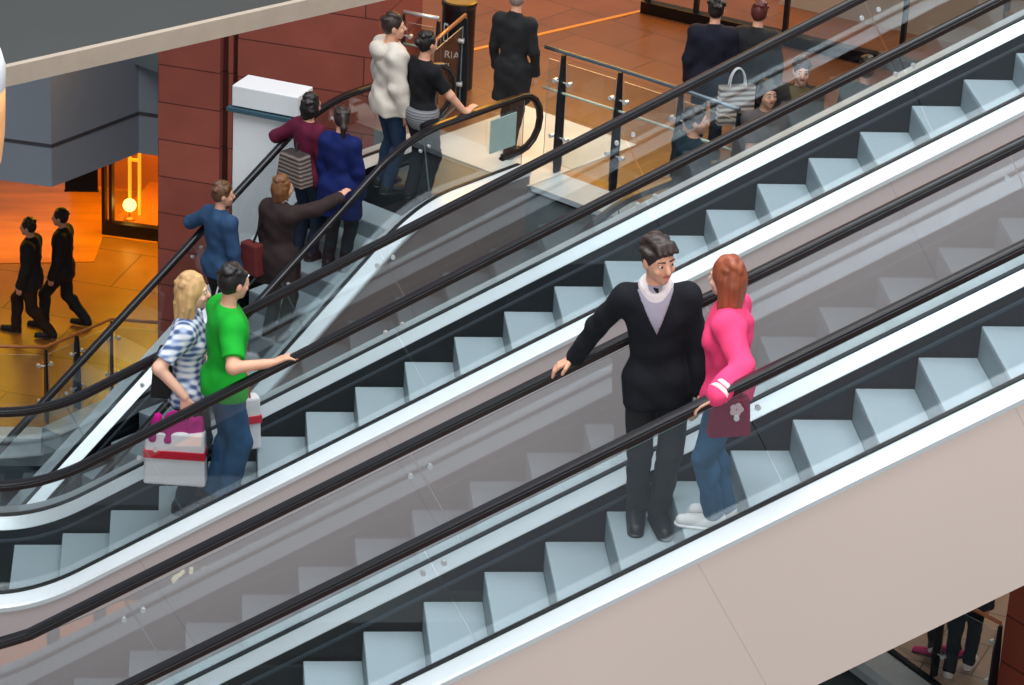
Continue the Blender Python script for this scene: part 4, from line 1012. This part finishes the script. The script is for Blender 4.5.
# ---- riders on the far escalator beyond the glass railing
def onD(sx, y): q = CO+CN*OFFD+CAX*sx-CN*y; return np.array([q.x, q.y, tread(pC, .1, sx) if sx < 23.95 else F2])
person('man in dark teal jacket, first head beyond the escalator glass beside the railing', onD(22.9, .85), UPZ-20, 2.0, hx=.014, head=(-.6, .1), top=dict(mat=cloth('dark_teal_jacket', (30, 46, 54)), m=.03, hem=-.08, collar=True, shirt=cloth('pale_shirt', (150, 160, 160))), bottom=dict(mat=BLACK), shoes=DARK_SHOE, hair=dict(mat=HAIR_DK))
person('dark-haired woman in grey top, second head from the railing beyond the glass', onD(24.3, .98), UPZ-120, 1.9, True, hx=.014, head=(.1, .1), hands=(None, onD(24.05, .75)+np.array([0, 0, .95])), top=dict(mat=cloth('mid_grey_top', (92, 84, 84)), m=.022, hem=-.03, sleeve='short'), bottom=dict(mat=CHAR), shoes=DARK_SHOE, hair=dict(mat=HAIR_BK, len=.03))
person('fair-faced woman in olive scarf and dark coat, third head from the railing', onD(25.15, 1.15), UPZ-150, 1.92, True, hx=.014, head=(.2, 0), skin=SKIN2, top=dict(mat=cloth('olive_dark_coat', (48, 44, 38)), m=.03, hem=-.15, collar=True, shirt=cloth('olive_scarf', (96, 84, 56))), bottom=dict(mat=CHAR), shoes=DARK_SHOE, hair=dict(mat=HAIR_DK))
person('person in dark grey-green jacket, farthest right head beyond the escalator glass', onD(25.7, .7), UPZ, 1.92, hx=.014, head=(.7, 0), top=dict(mat=cloth('grey_green_jacket', (46, 54, 54)), m=.03, hem=-.06, collar=True), bottom=dict(mat=BLACK), shoes=DARK_SHOE, hair=dict(mat=HAIR_BK))

# ---- people on the upper walkway
person('lone walker in long black coat on the amber upper floor', (3.50, 31.85, F2), 60, 1.96, hx=.014, head=(.2, 0), feet=((-.09, .2, 0), (.09, -.12, 0)),
    top=dict(mat=BLACK, m=.012, hw=.045, hem=-.2, collar=True, name='coat'), bottom=dict(mat=BLACK), shoes=DARK_SHOE, hair=dict(mat=mat('grey_hair', (150, 132, 122), .6)))
person('walker in navy jacket on the upper floor, left of the pair behind the railing', (5.72, 31.55, F2), 75, 1.96, hx=.014, feet=((-.09, -.1, 0), (.09, .16, 0)),
    top=dict(mat=cloth('navy_jacket', (22, 24, 38)), m=.034, hem=-.08, collar=True), bottom=dict(mat=DENIM_DK), shoes=DARK_SHOE, hair=dict(mat=HAIR_BK))
person('walker in black jacket on the upper floor, right of the pair behind the railing', (6.2, 31.5, F2), 70, 1.96, hx=.014, feet=((-.09, .12, 0), (.09, -.1, 0)),
    top=dict(mat=BLACK, m=.034, hem=-.08, collar=True), bottom=dict(mat=BLACK), shoes=DARK_SHOE, hair=dict(mat=mat('dark_auburn_hair', (86, 34, 30), .5)))
box_bag('carrier_bag', (5.98, 31.25, F2+.62), math.radians(10), .42, .12, .46, stripe_mat('pale_striped_plastic', (206, 196, 186), (96, 80, 76), 5), 'pale striped carrier bag held between the two walkers behind the railing', handle=BAGW, hh=.2)

# ---- walkers on the amber lower floor
person('left one of two dark walkers side by side on the orange lower floor', (-2.42, 40.2, F1), 165, 1.88, hx=.016, feet=((-.06, -.3, .03), (.07, .28, 0)), drop=.05,
    top=dict(mat=BLACK, m=.034, hem=-.07, collar=True), bottom=dict(mat=cloth('brown_cord', (44, 30, 22)), m=.022), shoes=DARK_SHOE, hair=dict(mat=HAIR_BK))
person('right one of two dark walkers side by side on the orange lower floor', (-1.97, 40.52, F1), 165, 1.9, hx=.016, feet=((-.06, .3, 0), (.07, -.3, .04)), drop=.05,
    top=dict(mat=BLACK, m=.034, hem=-.07, collar=True), bottom=dict(mat=BLACK, m=.02), shoes=DARK_SHOE, hair=dict(mat=HAIR_BK))
# ---- walkers glimpsed under the front escalator
person('walker in dark jeans and pale shoes under the beige escalator, lower right', (9.24, 30.72, F1), 60, 1.9, hx=.014, feet=((-.08, -.14, 0), (.07, .16, 0)),
    top=dict(mat=cloth('slate_jacket', (62, 66, 74)), m=.03, hem=-.04), bottom=dict(mat=cloth('inky_jeans', (20, 30, 42), .2), m=.022, flare=.012), shoes=WHITE_SHOE, hair=dict(mat=HAIR_DK))
PINK = mat('pink_shoe', (214, 40, 120), .5)
person('second walker in black leggings and pink shoes under the beige escalator', (9.1, 31.12, F1), 150, 1.8, True, hx=.014, feet=((-.07, .12, 0), (.07, -.16, 0)),
    top=dict(mat=cloth('plum_coat', (52, 26, 40)), m=.03, hem=-.1, name='coat'), bottom=dict(mat=BLACK, m=.008, name='leggings'), shoes=PINK, hair=dict(mat=HAIR_BK, len=.06))
